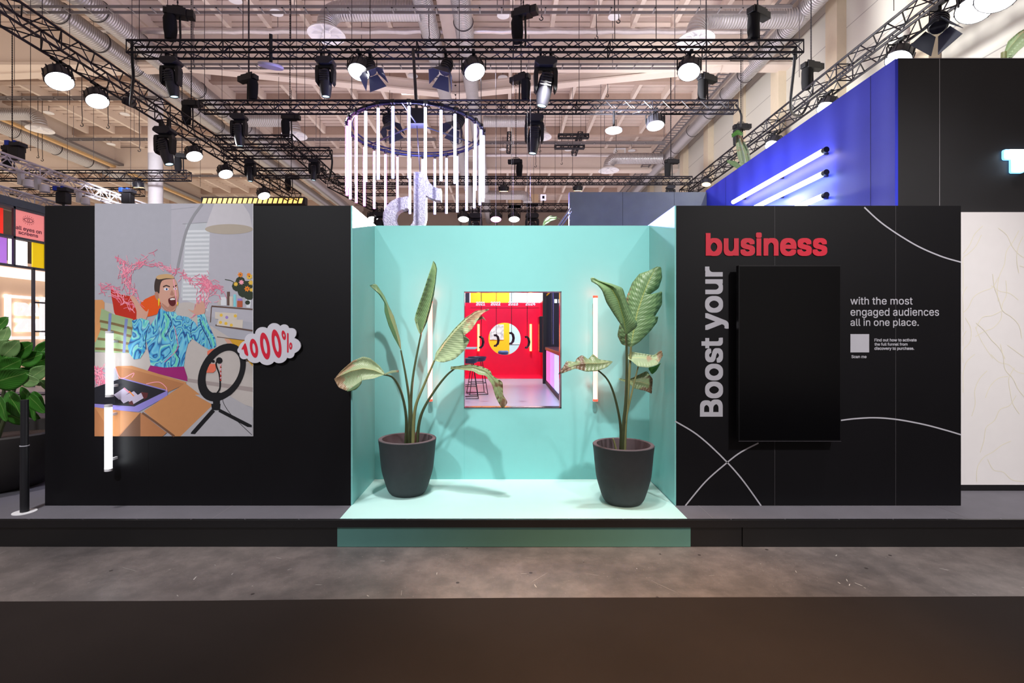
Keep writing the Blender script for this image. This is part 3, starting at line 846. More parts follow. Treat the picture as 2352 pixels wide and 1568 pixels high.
for px, lens, lab in ((1065, M_lens, 'far white flood light under the lowest truss, nearest the tubes'), (1139, M_lensp, 'far pink flood light under the lowest truss'),
                      (1181, M_lens, 'far white flood light under the lowest truss, right of the pink one'), (858, M_lens, 'far white flood light low behind the left wall corner')):
    fl(px, 22.9, -0.35, 0, lab, h=H + 5.55, sc_=1.15, lens=lens)
fl(318, 18.3, 0.2, 0, 'warm yellow lamp hanging left of the white column', sc_=0.8, lens=M_lensw)
fl(1157, 18.8, 0.2, 0, 'warm yellow lamp hanging under the far truss, right of the tubes', sc_=0.8, lens=M_lensw)
fl(1327, 18.8, 0.2, 0, 'warm yellow lamp hanging just above the grey wall', sc_=0.75, lens=M_lensw)
fl(0, 17.5, -0.2, 0.2, 'small warm lamp at the far end of the right slanting truss', x=7.1, h=H + 5.4, sc_=0.7, lens=M_lensw)
fl(0, 8.5, 0.2, 0.5, 'warm lamp under the left slanting truss near its near flood', x=XL + 0.18, h=H + 5.46, sc_=0.6, lens=M_lensw).location.y = 11.6

def barn(px, Y, rx, ry, label, h=HB, x=None, lens=None, sc_=1.0):
    o = instance('barn', make_barn, (tx(px, Y) if x is None else x, Y, h), 0, label, 'spotlight', None, sc_)
    tilt(o, 'body', rx, ry)
    if lens: relens(o, lens)
    return o
barn(850, 10.1, -0.35, -0.35, 'spotlight with four barn doors under the front truss, left above the ring', sc_=0.9)
barn(1024, 10.1, -0.35, 0.3, 'spotlight with four barn doors under the front truss, right above the ring', sc_=0.9)
barn(893, 12.7, -0.4, -0.4, 'spotlight with barn doors seen through the tubes, left one')
barn(1052, 12.7, -0.4, 0.4, 'spotlight with barn doors seen through the tubes, right one')
barn(0, 8.4, -0.4, 0.5, 'warm barn door spotlight at upper right under the slanting truss', x=7.3, h=H + 5.45, lens=M_lensw)

def ho(px, Y, label, rz=0.0, x=None, h=None, sc_=1.0):
    return instance('hoist', make_hoist, (tx(px, Y) if x is None else x, Y, HT + 0.14 if h is None else h), rz, label, 'chain hoist', None, sc_)
ho(408, 10.1, 'black chain hoist with its bag on the left end of the front truss', 0.3)
ho(1202, 10.1, 'black chain hoist with its bag on the middle of the front truss', -0.4)
ho(1740, 10.1, 'black chain hoist with its bag on the right end of the front truss', 0.5)
ho(572, 12.7, 'black chain hoist on the left end of the second truss', 2.8)
ho(1197, 12.7, 'black chain hoist on the second truss right of the ring', 2.6)
ho(1622, 12.7, 'black chain hoist on the right end of the second truss', 0.4)
ho(0, 12.2, 'black chain hoist with a long bag on the right slanting truss', 0.2, x=7.5, h=HT + 0.18)
ho(0, 15.8, 'small black chain hoist on the right slanting truss above the banana leaf', 0, x=7.5, h=HT + 0.18)
ho(0, 14.2, 'black chain hoist on the left slanting truss, left of the second truss end', 0, x=-8.85, h=HT + 0.18)
ho(666, 15, 'black chain hoist above the short trusses left of the ring', 0)
ho(0, 20.9, 'small black chain hoist low at the end of the left slanting truss', 0.2, x=XL, h=HT + 0.18)
ho(1185, 18.9, 'small black chain hoist on the far truss right of the tubes', 3.0)
ho(1541, 18.9, 'small black chain hoist on the far truss near the hall wall', 0.1)
ho(418, 18.3, 'black chain hoist on the truss right of the white column', 0.3)
ho(28, 15, 'black chain hoist at the far left edge above the white truss', 0.3, h=H + 4.9)

def make_blue_lamp():
    t = empty('stage_lamp')
    MB().box(-0.18, 0.18, -0.12, 0.12, 0.32, 0.42).build('control_box', M_rig2, t, bevel=0.01)
    for x0, x1, z0 in ((-0.19, -0.08, 0.33), (0.02, 0.08, 0.4)):
        MB().box(x0, x1, -0.13, 0.0, z0, 0.45).build('clamp', mat('blue_clamp', (20, 60, 190), 0.5), t, bevel=0.01)
    MB().box(-0.14, 0.14, -0.1, 0.1, 0.0, 0.3).build('body', M_rig, t, bevel=0.02)
    return t
for px, py, Y, lab in ((38, 366, 13, 'black stage lamp with a blue clamp standing on the white truss'), (146, 468, 13.5, 'black stage lamp with a blue clamp behind the black wall, near its left end'), (294, 468, 15, 'black stage lamp with a blue clamp behind the black wall, above the poster')):
    o = instance('bl', make_blue_lamp, at(px, py, Y) if px > 40 else (-12.3, 12.65, H + 4.35), 0, lab, 'stage lamp')
    if px > 40: MB().tube([(0, 0, -o.location.z), (0, 0, 0.02)], 0.03, 8).build('stand', M_rig, o)
def make_track_spot():
    t = empty('track_spotlight')
    MB().box(-0.07, 0.03, -0.05, 0.05, -0.34, 0.0).build('driver_box', M_white, t)
    MB().lathe([(0.03, 0.0), (0.1, -0.02), (0.11, -0.2), (0.09, -0.21)], 16, c=(0.17, 0, -0.2)).build('barrel', M_white, t, smooth=True)
    return t
for px, py, lab in ((50, 412, 'small white spotlight under the white truss, left one'), (88, 424, 'small white spotlight under the white truss, right one'), (183, 452, 'small white spotlight at the far end of the white truss')):
    yt = 12.3 * F / (1156 - px)
    instance('ts', make_track_spot, (-12.3, yt, H + 4.1), 0, lab, 'spotlight')

# antenna discs under the trusses, pendant discs under the roof
def make_disc():
    t = empty('antenna_disc')
    MB().tube([(0, 0, 0.5), (0, 0, 0.03)], 0.03, 8).build('stem', M_rig, t)
    MB().lathe([(0.02, 0.05), (0.2, 0.02), (0.215, 0.0), (0.2, -0.03), (0.0, -0.05)], 24).build('dish', mat('antenna_white', (212, 208, 236), 0.4, var=0.02), t, smooth=True)
    return t
o = instance('disc', make_disc, at(622, 151, 10.1), 0, 'white antenna disc hanging on a short rod under the front truss', 'antenna', None, 1.15); o.rotation_euler = (0.25, 0.12, 0)
instance('disc', make_disc, at(1410, 299, 12.7), 0, 'white antenna disc hanging on a short rod under the second truss', 'antenna', None, 1.0)
def make_pend():
    t = empty('pendant_speaker')
    MB().tube([(0, 0, 0.9), (0, 0, 0.05)], 0.01, 5).build('rod', M_rig2, t)
    MB().lathe([(0.03, 0.06), (0.17, 0.02), (0.18, -0.01), (0.0, -0.02)], 20).build('dish', M_white, t, smooth=True)
    return t
for px, py in ((385, 25), (635, 29), (1156, 35), (1411, 38), (1155, 178), (948, 174), (112, 259), (287, 262), (255, 331), (1155, 343), (1305, 344), (1451, 346), (540, 0), (1500, 170)):
    Y = 9.9 * F / (762 - py)
    instance('pend', make_pend, at(px, py, Y), 0, 'white disc on a thin rod hanging from the roof', 'ceiling speaker', 'white discs on rods below the roof', 1.1)

# steel suspension wires
def make_wire():
    t = MB().tube([(0, 0, 0), (0, 0, 1)], 0.008, 4).build('suspension_wire', mat('wire_steel', (60, 54, 60), 0.5, 0.3))
    return t
random.seed(5)
for i, (px, Y, hb) in enumerate([(97, 9.6, 5.9), (33, 12, 5.9), (160, 13, 5.9), (320, 10.1, 5.85), (303, 12, 5.9), (470, 12.6, 5.85), (558, 10.1, 5.85), (570, 12.8, 5.85), (668, 10.1, 5.85), (681, 12.9, 5.85), (745, 12.7, 5.85), (850, 10.1, 5.85), (808, 12.7, 5.85), (1055, 12.7, 5.85),
        (1178, 10.1, 5.85), (1330, 14, 6.2), (1412, 10.1, 5.85), (1507, 10.1, 5.85), (1550, 12.7, 5.85), (1540, 19, 5.85), (1706, 15.9, 5.85), (1836, 12, 6.1), (1240, 19, 5.85), (1315, 19, 5.85), (1380, 19, 5.85), (1105, 19, 5.85), (895, 19, 5.85), (640, 18, 5.85), (700, 16, 5.85), (735, 18, 5.85),
        (155, 18.3, 5.85), (300, 18.3, 5.85), (215, 17, 5.9), (460, 20, 5.8), (595, 22, 5.8), (2053, 9.2, 5.9), (1226, 23, 5.85), (1150, 23, 5.85), (1275, 23, 5.85), (510, 16, 5.85), (50, 22.2, 6.2), (300, 22.2, 6.2), (805, 21, 5.9), (900, 21, 5.9), (1290, 24, 9.4), (1345, 24, 9.4), (1285, 24, 8.9), (1334, 23.5, 9.3), (1170, 24, 9.6), (70, 11.9, 4.3), (-20, 10, 4.3)]):
    z0 = H + hb
    if 'wire' not in PROTO:
        o = make_wire(); PROTO['wire'] = o
    else:
        o = PROTO['wire'].copy(); C.objects.link(o)
    o.location = (tx(px, Y), Y, z0); o.scale = (1, 1, DZ - z0)
    tag(o, 'thin steel wire running from a truss up to the roof', 'wire', 'steel wires holding up the trusses')
for i, (px, py0, py1, Y) in enumerate([(443, 100, 158, 14), (985, 60, 95, 14), (1243, 15, 46, 14), (1420, 25, 52, 14.2), (1395, 175, 225, 20), (1229, 175, 215, 20), (822, 155, 175, 18), (1370, 60, 90, 16), (920, 305, 345, 24), (1240, 320, 350, 24), (1230, 350, 385, 24), (1415, 330, 350, 25), (1290, 335, 380, 26), (97, 345, 370, 22), (188, 245, 292, 18), (248, 262, 295, 18), (320, 300, 350, 18), (87, 345, 362, 22)]):
    a = at(px, py0, Y); b = at(px, py1, Y)
    t = tag(empty('rigging_hook', a), 'dark rigging hook dangling on its short chain below the roof', 'hook', 'spare rigging hooks hanging below the roof')
    t['group'] = 'spare rigging hooks hanging below the roof'
    MB().tube([(0, 0, DZ - a.z), (0, 0, 0), (0.02, 0, (b - a).z * 0.6), (0, 0, (b - a).z * 0.8)], 0.013, 5).build('chain', MATS['wire_steel'], t)
    m = MB().tube([(0.05 * sin(q), 0, (b - a).z * 0.9 + 0.05 * cos(q)) for q in [0.6 * j for j in range(9)]], 0.014, 5); m.build('hook', M_rig, t)
# big loops of cable at truss ends
def cable(name, pts, r, label, m=M_rig):
    P = [Vector(p) for p in pts]
    out = []
    for i in range(len(P) - 1):
        p0 = P[max(i - 1, 0)]; p1 = P[i]; p2 = P[i + 1]; p3 = P[min(i + 2, len(P) - 1)]
        for k_ in range(6):
            t_ = k_ / 6
            out.append(0.5 * ((2 * p1) + (-p0 + p2) * t_ + (2 * p0 - 5 * p1 + 4 * p2 - p3) * t_ ** 2 + (-p0 + 3 * p1 - 3 * p2 + p3) * t_ ** 3))
    out.append(P[-1])
    o = MB().tube([p - P[0] for p in out], r, 6).build(name, m, smooth=True)
    o.location = P[0]
    return tag(o, label, 'cable')
cable('power_cable', [at(1826, 112, 10.1), at(1824, 150, 10.2), at(1816, 235, 10.9), at(1822, 262, 11.8), at(1842, 262, 12.6), at(1860, 230, 12.3)], 0.028, 'thick black cable hanging from the right end of the front truss')
cable('power_cable', [at(303, 95, 10.0), at(304, 140, 10.1), at(306, 180, 10.3), at(300, 240, 11), at(310, 238, 11.6)], 0.028, 'thick black cable hanging from the left end of the front truss')
cable('power_cable', [at(1690, 240, 12.7), at(1702, 262, 12.9), at(1701, 290, 13.2)], 0.026, 'black cable curling down from the right end of the second truss')
cable('power_cable', [at(757, 345, 16.0), at(763, 370, 16.0), at(758, 405, 16.4), at(752, 412, 16.8)], 0.03, 'black cable loop at the end of the middle short truss')

# led light bar over the left wall
t = tag(empty('light_bar', at(462, 460, 21)), 'long black light bar with a row of warm yellow cells above the left wall', 'light bar')
a = at(462, 452, 21); b = at(700, 469, 21)
MB().box(0, b.x - a.x, 0, 0.3, b.z - t.location.z, a.z - t.location.z).build('housing', M_rig2, t)
for i in range(20):
    x0 = 0.05 + i * (b.x - a.x) / 20.5
    zz0, zz1 = b.z - t.location.z + 0.04, b.z - t.location.z + 0.25
    MB().prism([(x0, zz0), (x0 + 0.14, zz0), (x0 + 0.2, zz1), (x0 + 0.06, zz1)], -0.02, 0.0).build('cell', mat('lit_yellow_cell', (255, 215, 140), emit=(255, 196, 104), es=1.5, var=0), t)
t = tag(empty('square_lamp', at(1248, 453, 23)), 'small square white lamp above the teal wall, left of the grey wall', 'lamp')
MB().box(-0.13, 0.13, 0, 0.08, -0.14, 0.14).build('face', mat('lit_pale_panel', (235, 228, 255), emit=(235, 228, 255), es=0.9, var=0), t, bevel=0.02)
MB().box(-0.05, 0.05, -0.03, 0.0, -0.06, 0.06).build('emitter', M_rig, t)
MB().box(-0.03, 0.03, 0.0, 0.06, -0.36, -0.14).build('stem', M_rig, t)
# white box on the branch duct, far air ducts
t = tag(empty('air_box', at(1425, 348, 27)), 'small white air box standing on the branch duct near the girder', 'box')
MB().box(-0.3, 0.3, 0, 0.4, -0.25, 0.2).build('case', M_white, t, bevel=0.01)
MB().box(-0.2, 0.2, -0.01, 0, -0.15, 0.1).build('cover', M_cream, t)
for px0, px1, py0, py1, lab in ((1168, 1197, 388, 472, 'far square tan air shaft, left of two'), (1210, 1237, 388, 468, 'far square tan air shaft, right of two')):
    a = at(px0, py0, 37); b = at(px1, py1, 37)
    t = tag(empty('air_shaft', b), lab, 'duct')
    m = MB().box(a.x - b.x, 0, 0, 0.8, 0, a.z - b.z)
    m.build('shaft', mat('tan_shaft', (206, 182, 152), 0.5), t)
    for q in range(3): MB().box(a.x - b.x - 0.05, 0.05, -0.05, 0.85, q * 0.8, q * 0.8 + 0.06).build('flange', M_silver, t)
# ------------------------------------------------------------------ the booth
PZ = 0.214                       # platform height
ZF, ZW, ZB = 3.85, 4.16, 4.89    # platform edge, front walls, niche back
def sx_(px, Y=ZW): return (px - 1156) * Y / F
def sz_(py, Y=ZW): return H + (762 - py) * Y / F

# aisle carpet with its wavy edge
pts = [(-10, 3.02), (-3.4, 3.055), (-1.9, 3.065), (-0.9, 3.085), (0.1, 3.10), (1.2, 3.105), (2.4, 3.112), (3.6, 3.12), (8, 3.14)]
m = MB()
vs = [(x, y, z) for z in (0, 0.012) for x, y in pts] + [(x, -6, z) for z in (0, 0.012) for x, y in pts]
n = len(pts); fs = []
for i in range(n - 1):
    fs += [(i, i + 1, n + i + 1, n + i), (n + i, n + i + 1, 3 * n + i + 1, 3 * n + i), (2 * n + i, 2 * n + i + 1, i + 1, i)]
m.add(vs, fs)
tag(m.build('aisle_carpet', M_carpet), 'dark brown aisle carpet across the bottom, edge lying on the concrete', 'carpet')

random.seed(17)
m = MB()
for k in range(46):
    x, y = random.uniform(-4.5, 4.5), random.uniform(3.14, 3.8); a_ = random.uniform(0, 3.14); l_ = random.uniform(0.004, 0.03); w_ = random.uniform(0.0015, 0.004)
    if k % 5 == 0: l_ *= 4; w_ = 0.001
    u = Vector((cos(a_), sin(a_), 0)) * l_; v = Vector((-sin(a_), cos(a_), 0)) * w_
    p = Vector((x, y, 0.0008)); m.add([p - u - v, p + u - v * 0.4, p + u * 0.8 + v, p - u * 0.6 + v], [(0, 1, 2, 3)])
o = m.build('paint_marks', mat('pale_paint_mark', (176, 172, 168), 0.8), floor)
# platform
t = tag(empty('platform', (0, ZF, 0)), 'low grey carpeted platform carrying the whole booth', 'platform')
MB().box(-9, 9.6, ZF + 0.004, 22, PZ - 0.06, PZ).box(-9, 9.6, ZF + 0.2, 22, 0.0, PZ - 0.06).build('deck', M_deck, t, (0, ZF, 0))
MB().box(-9, 9.6, ZF - 0.012, ZF + 0.012, PZ - 0.056, PZ + 0.003).build('edge_trim', M_trim, t, (0, ZF, 0), bevel=0.002)
MB().box(-9, -1.279, ZF + 0.015, ZF + 0.03, 0, PZ - 0.056).box(1.443, 1.84, ZF + 0.015, ZF + 0.03, 0, PZ - 0.056).box(1.845, 9.6, ZF + 0.010, ZF + 0.03, 0, PZ - 0.056).build('fascia', M_fascia, t, (0, ZF, 0))
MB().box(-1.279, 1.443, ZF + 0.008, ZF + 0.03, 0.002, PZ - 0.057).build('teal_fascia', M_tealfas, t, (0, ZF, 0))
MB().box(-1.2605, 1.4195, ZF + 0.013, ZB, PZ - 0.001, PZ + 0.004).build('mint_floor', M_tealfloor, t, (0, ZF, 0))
for i in range(24):
    x = sx_(-5 + 124 * i - 300, ZF)
    MB().lathe([(0.006, 0), (0.006, 0.002), (0, 0.0025)], 10, c=(x, ZF, PZ + 0.003)).build('screw', M_chrome, t, (0, ZF, 0))
m = MB()
for px in (483, 1640, 2230):
    x = sx_(px, ZF); vx = x
    m.prism([(0, 0), (0, 0), (0, 0)], 0, 0) if False else None
    m.add([(x, ZF + 0.02, PZ + 0.0012), (x + 0.004, ZF + 0.02, PZ + 0.0012), (x + 0.004, 9, PZ + 0.0012), (x, 9, PZ + 0.0012)], [(0, 1, 2, 3)])
m.build('deck_joint', mat('joint_tape', (128, 124, 128), 0.7), t, (0, ZF, 0))

# front wall left and right
WL0, WL1 = sx_(103), sx_(809)
WR0, WR1 = sx_(1550), sx_(2207.5)
TOP = PZ + 2.492
orgL = ((WL0 + WL1) / 2, ZW, PZ)
wl = tag(empty('display_wall', orgL), 'matte black front wall with the man poster on it, left of the teal niche', 'wall')
MB().box(WL0, WL1 - 0.012, ZW, ZB + 0.07, PZ, TOP).build('panel', M_black, wl, orgL, bevel=0.002)
MB().box(WL1 - 0.012, WL1, ZW + 0.004, ZB + 0.07, PZ, TOP).build('teal_side', M_teal, wl, orgL)
for px in (340, 577):
    x = sx_(px); MB().box(x, x + 0.002, ZW - 0.0006, ZW, PZ, TOP).build('seam', M_trim, wl, orgL)
orgR = ((WR0 + WR1) / 2, ZW, PZ)
wr_ = tag(empty('display_wall', orgR), 'matte black front wall with lettering and a big screen, right of the teal niche', 'wall')
MB().box(WR0 + 0.012, WR1, ZW, 4.535, PZ, TOP).box(WR0 + 0.012, WR0 + 0.3, 4.535, ZB + 0.07, PZ, TOP).build('panel', M_black, wr_, orgR, bevel=0.002)
MB().box(WR0, WR0 + 0.012, ZW + 0.004, ZB + 0.07, PZ, TOP).build('teal_side', M_teal, wr_, orgR)
for px in (1779, 2057):
    x = sx_(px); MB().box(x, x + 0.003, ZW - 0.0006, ZW, PZ, TOP).build('seam', mat('seam_line', (64, 62, 66), 0.6), wr_, orgR)

# niche back with its window opening
WX0, WX1 = sx_(1066, ZB), sx_(1289.5, ZB)
WZ0, WZ1 = sz_(937, ZB), sz_(669, ZB)
orgN = ((WL1 + WR0) / 2, ZB, PZ)
nb = tag(empty('niche_wall', orgN), 'teal back wall of the niche with a square opening', 'wall')
T2 = sz_(518, ZB)
MB().box(WL1, WX0, ZB, ZB + 0.06, PZ, T2).box(WX1, WR0, ZB, ZB + 0.06, PZ, T2).box(WX0, WX1, ZB, ZB + 0.06, PZ, WZ0).box(WX0, WX1, ZB, ZB + 0.06, WZ1, T2).build('panel', M_teal, nb, orgN)
f = MB()
e = 0.012
f.box(WX0, WX0 + 0.005, ZB - 0.004, ZB + 0.085, WZ0, WZ1).box(WX1 - 0.014, WX1, ZB - 0.004, ZB + 0.085, WZ0, WZ1)
f.box(WX0, WX1, ZB - 0.004, ZB + 0.085, WZ0, WZ0 + 0.008).box(WX0, WX1, ZB - 0.004, ZB + 0.085, WZ1 - 0.008, WZ1)
f.build('opening_frame', M_chrome, nb, orgN)
for px in (1066,):
    x = sx_(px, ZB); MB().box(x, x + 0.0015, ZB - 0.0006, ZB, PZ, WZ0).build('seam', mat('teal_seam', (84, 176, 172), 0.5), nb, orgN)
# clear pane
gm = mat('clear_pane', (250, 250, 255), 0.02, var=0, trans=1.0); gm.node_tree.nodes['Principled BSDF'].inputs['IOR'].default_value = 1.02
MB().box(WX0 + 0.005, WX1 - 0.014, ZB + 0.045, ZB + 0.049, WZ0 + 0.008, WZ1 - 0.008).build('pane', gm, nb, orgN)

# tube lights
def tube_light(px, py0, py1, Y, Yw, r, glow, label, caps=M_white, splits=None, group=None):
    a = at(px, py0, Y); b = at(px, py1, Y)
    t = tag(empty('tube_light', b), label, 'tube light', group)
    L = a.z - b.z
    MB().lathe([(r, 0.02), (r, L - 0.02)], 16).build('tube', glow, t, smooth=True)
    for z0, z1 in ((0, 0.02), (L - 0.02, L)):
        MB().lathe([(r * 1.08, z0), (r * 1.08, z1)], 16).build('end_cap', caps, t, smooth=True)
    for z in (L * 0.16, L * 0.84):
        MB().box(-0.008, 0.008, 0, Yw - Y - 0.001, z - 0.01, z + 0.01).build('clip', caps, t)
    return t
tube_light(988, 690, 921, ZB - 0.08, ZB, 0.022, M_neon, 'glowing salmon neon tube on the teal wall, behind the left plant', M_neonr)
tube_light(1367.5, 679, 921, ZB - 0.08, ZB, 0.022, M_neon, 'glowing salmon neon tube on the teal wall, behind the right plant', M_neonr)
tube_light(251.5, 760, 911, ZW - 0.09, ZW, 0.026, M_tubew, 'bright white tube lamp in front of the poster, upper of two')
tube_light(249, 929, 1081, ZW - 0.09, ZW, 0.026, M_tubew, 'bright white tube lamp on the black wall, lower of two')

# ---------------------------------------------------------------- lettering and lines on the right wall
def wtext(s, x0, y0, x1, y1, m, name='lettering', bold=0.0, thick=0.0015, parent=wr_, org=orgR, space=1.0):
    o = at(x0, y1, ZW - 0.0005)
    return letters(name, s, m, (o.x, o.y, o.z), (sx_(x1) - sx_(x0), 0, 0), (0, 0, sz_(y0) - sz_(y1)), thick, parent, org, bold, space)
tb = wtext('business', 1620.4, 534, 1899, 588, M_redtxt, bold=0.026, thick=0.006)
tb['label'] = 'red word business'
o = at(1673.5, 956.5, ZW)
lt = letters('lettering', 'Boost your', M_silver, (o.x, ZW - 0.0005, o.z), (0, 0, sz_(612) - sz_(956.5)), (sx_(1607.5) - sx_(1673.5), 0, 0), 0.0015, wr_, orgR, 0.022)
lt['label'] = 'silver words Boost your running upward'
wtext('with the most', 1952.8, 681.7, 2095.8, 699.4, M_silver, bold=0.006)
wtext('engaged audiences', 1953.2, 706.8, 2156.5, 730, M_silver, bold=0.006)
wtext('all in one place.', 1953.2, 731.3, 2110, 752.5, M_silver, bold=0.006)
wtext('Find out how to activate', 2008.2, 777, 2105, 784, M_silver, bold=0.018)
wtext('the full funnel from', 2008.2, 786.8, 2084.3, 793.6, M_silver, bold=0.018)
wtext('discovery to purchase.', 2008.2, 796.2, 2099.4, 805, M_silver, bold=0.018)
wtext('Scan me', 1955.5, 815.3, 1990, 822.3, M_silver, bold=0.018)
MB().box(sx_(1953), sx_(1996), ZW - 0.002, ZW, sz_(809), sz_(767)).build('blank_square', M_silver, wr_, orgR)

def spline2(P, n=8):
    out = []
    for i in range(len(P) - 1):
        p0 = P[max(i - 1, 0)]; p1 = P[i]; p2 = P[i + 1]; p3 = P[min(i + 2, len(P) - 1)]
        for k in range(n):
            t_ = k / n
            out.append(tuple(0.5 * ((2 * b) + (-a + c) * t_ + (2 * a - 5 * b + 4 * c - d) * t_ ** 2 + (-a + 3 * b - 3 * c + d) * t_ ** 3) for a, b, c, d in zip(p0, p1, p2, p3)))
    out.append(tuple(P[-1]))
    return out
def strip(mb, P, w, y0, y1, mi=None, smooth=8):
    """ribbon of half width w along 2-D (x, z) points"""
    P = spline2(P, smooth) if smooth else P
    L = []; R = []
    for i in range(len(P)):
        a = P[max(i - 1, 0)]; b = P[min(i + 1, len(P) - 1)]
        dx, dz = b[0] - a[0], b[1] - a[1]; l = math.hypot(dx, dz) or 1
        wi = w[min(i, len(w) - 1)] if isinstance(w, list) else w
        L.append((P[i][0] - dz / l * wi, P[i][1] + dx / l * wi)); R.append((P[i][0] + dz / l * wi, P[i][1] - dx / l * wi))
    vs = [(x, y0, z) for x, z in L] + [(x, y0, z) for x, z in R]
    n = len(P)
    fs = [(i, i + 1, n + i + 1, n + i) for i in range(n - 1)]
    mb.add(vs, fs, mi)
for P in ([(1985, 476), (2030, 516), (2100, 561), (2160, 588), (2207, 602)], [(1931, 965), (1965, 961), (2010, 959), (2060, 963), (2120, 974), (2170, 987), (2207, 998)],
          [(1550.5, 967), (1600, 997), (1650, 1041), (1700, 1095), (1748, 1161)], [(1574, 1161), (1620, 1106), (1665, 1066), (1700, 1039), (1742, 1017)]):
    m = MB(); strip(m, [(sx_(x), sz_(y)) for x, y in P], 0.0058, ZW - 0.0012, ZW)
    m.build('curved_line', M_silver, wr_, orgR)

# big portrait screen
Yt = 4.055
org = (sx_(1814, Yt), ZW, sz_(811, Yt))
t = tag(empty('wall_screen', org), 'large black portrait screen, switched off, on the right black wall', 'screen')
X0, X1, Z0_, Z1_ = sx_(1696.5, Yt), sx_(1932, Yt), sz_(1013, Yt), sz_(609, Yt)
MB().box(X0, X1, Yt, Yt + 0.045, Z0_, Z1_).build('casing', mat('screen_casing', (20, 20, 23), 0.3, 0.3), t, org, bevel=0.003)
MB().box(X0 + 0.009, X1 - 0.009, Yt - 0.001, Yt + 0.002, Z0_ + 0.01, Z1_ - 0.01).build('glass', M_screen, t, org)
MB().box(X0 + 0.15, X1 - 0.15, Yt + 0.045, ZW, Z0_ + 0.3, Z1_ - 0.3).build('wall_bracket', M_rig, t, org)
MB().box(X1 - 0.012, X1 + 0.002, Yt + 0.01, Yt + 0.02, sz_(968.5, Yt), sz_(965.5, Yt)).build('status_light', mat('red_status', (255, 40, 30), emit=(255, 30, 20), es=4, var=0), t, org)
MB().box(X0 - 0.0005, X1, Yt - 0.001, Yt + 0.0, Z0_ - 0.002, Z0_ + 0.001).build('lower_edge', M_chrome, t, org)

# ---------------------------------------------------------------- tall structure at right
TX = 3.655; TTOP = sz_(135, 4.6)
org = (6, 4.6, PZ)
t = tag(empty('tall_wall', org), 'tall black upper wall at right with a glowing letter', 'wall')
MB().box(TX - 0.027, 9.5, 4.6, 4.68, PZ, TTOP).build('panel', M_blackt, t, org)
x = sx_(2157, 4.6)
MB().box(x, x + 0.006, 4.5985, 4.6, PZ, TTOP).build('seam', mat('bright_seam', (150, 148, 152), 0.4, 0.4), t, org)
MB().box(TX - 0.03, 9.5, 4.597, 4.69, TTOP, TTOP + 0.006).build('top_edge', M_chrome, t, org)
# glowing letter T
lx0, lx1 = sx_(2316, 4.55), sx_(2377, 4.55)
m = MB()
def rbox(m, x0, x1, z0, z1, y0, y1, r):
    P = []
    for cx_, cz_, a0 in ((x1 - r, z1 - r, 0), (x0 + r, z1 - r, 90), (x0 + r, z0 + r, 180), (x1 - r, z0 + r, 270)):
        for k in range(5):
            a = radians(a0 + 22.5 * k); P.append((cx_ + r * cos(a), cz_ + r * sin(a)))
    m.prism(P, y0, y1)
rbox(m, lx0, lx1, sz_(361, 4.55), sz_(343, 4.55), 4.545, 4.575, 0.015)
rbox(m, sx_(2333, 4.55), sx_(2357, 4.55), sz_(391.5, 4.55), sz_(350, 4.55), 4.544, 4.574, 0.012)
m.build('glowing_letter', mat('letter_glow', (255, 255, 255), emit=(236, 248, 255), es=3.2, var=0), t, org)
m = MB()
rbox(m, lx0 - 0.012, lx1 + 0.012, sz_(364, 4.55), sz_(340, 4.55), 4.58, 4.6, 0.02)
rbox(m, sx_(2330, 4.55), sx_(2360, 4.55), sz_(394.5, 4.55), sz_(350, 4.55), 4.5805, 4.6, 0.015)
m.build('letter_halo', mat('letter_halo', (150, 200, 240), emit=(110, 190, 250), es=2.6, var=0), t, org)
org = (TX - 0.03, 6.5, PZ)
t = tag(empty('blue_wall', org), 'tall vivid blue side wall rising behind the right black wall', 'wall')
MB().box(TX - 0.055, TX - 0.028, 4.6, 8.9, PZ, TTOP).build('panel', M_blue, t, org)
for px in (2000, 1667):
    y = (TX - 0.055) * F / (px - 1156)
    MB().box(TX - 0.0565, TX - 0.055, y, y + 0.004, PZ, TTOP).build('seam', mat('blue_seam', (20, 22, 80), 0.6), t, org)
for z, Y0, Y1, gl, lab in ((1.975, 5.42, 7.62, M_tubey, 'long glowing warm white tube on the blue wall, highest of three'), (1.73, 5.42, 7.9, M_tubec, 'long glowing cool white tube on the blue wall, middle of three'), (1.485, 5.42, 7.9, M_tubec, 'long glowing cool white tube on the blue wall, lowest of three')):
    org = (3.5, Y0, H + z)
    t = tag(empty('tube_light', org), lab, 'tube light')
    MB().tube([(0, 0.05, 0), (0, Y1 - Y0, 0)], 0.03, 14).build('tube', gl, t, smooth=True)
    MB().tube([(0, 0, 0), (0, 0.05, 0)], 0.032, 14).build('end_cap', M_rig2, t, smooth=True)
    for y in (0.12, 1.0, 2.0):
        MB().box(0.02, TX - 0.055 - 3.5, y, y + 0.03, -0.012, 0.012).build('clip', M_rig2, t)
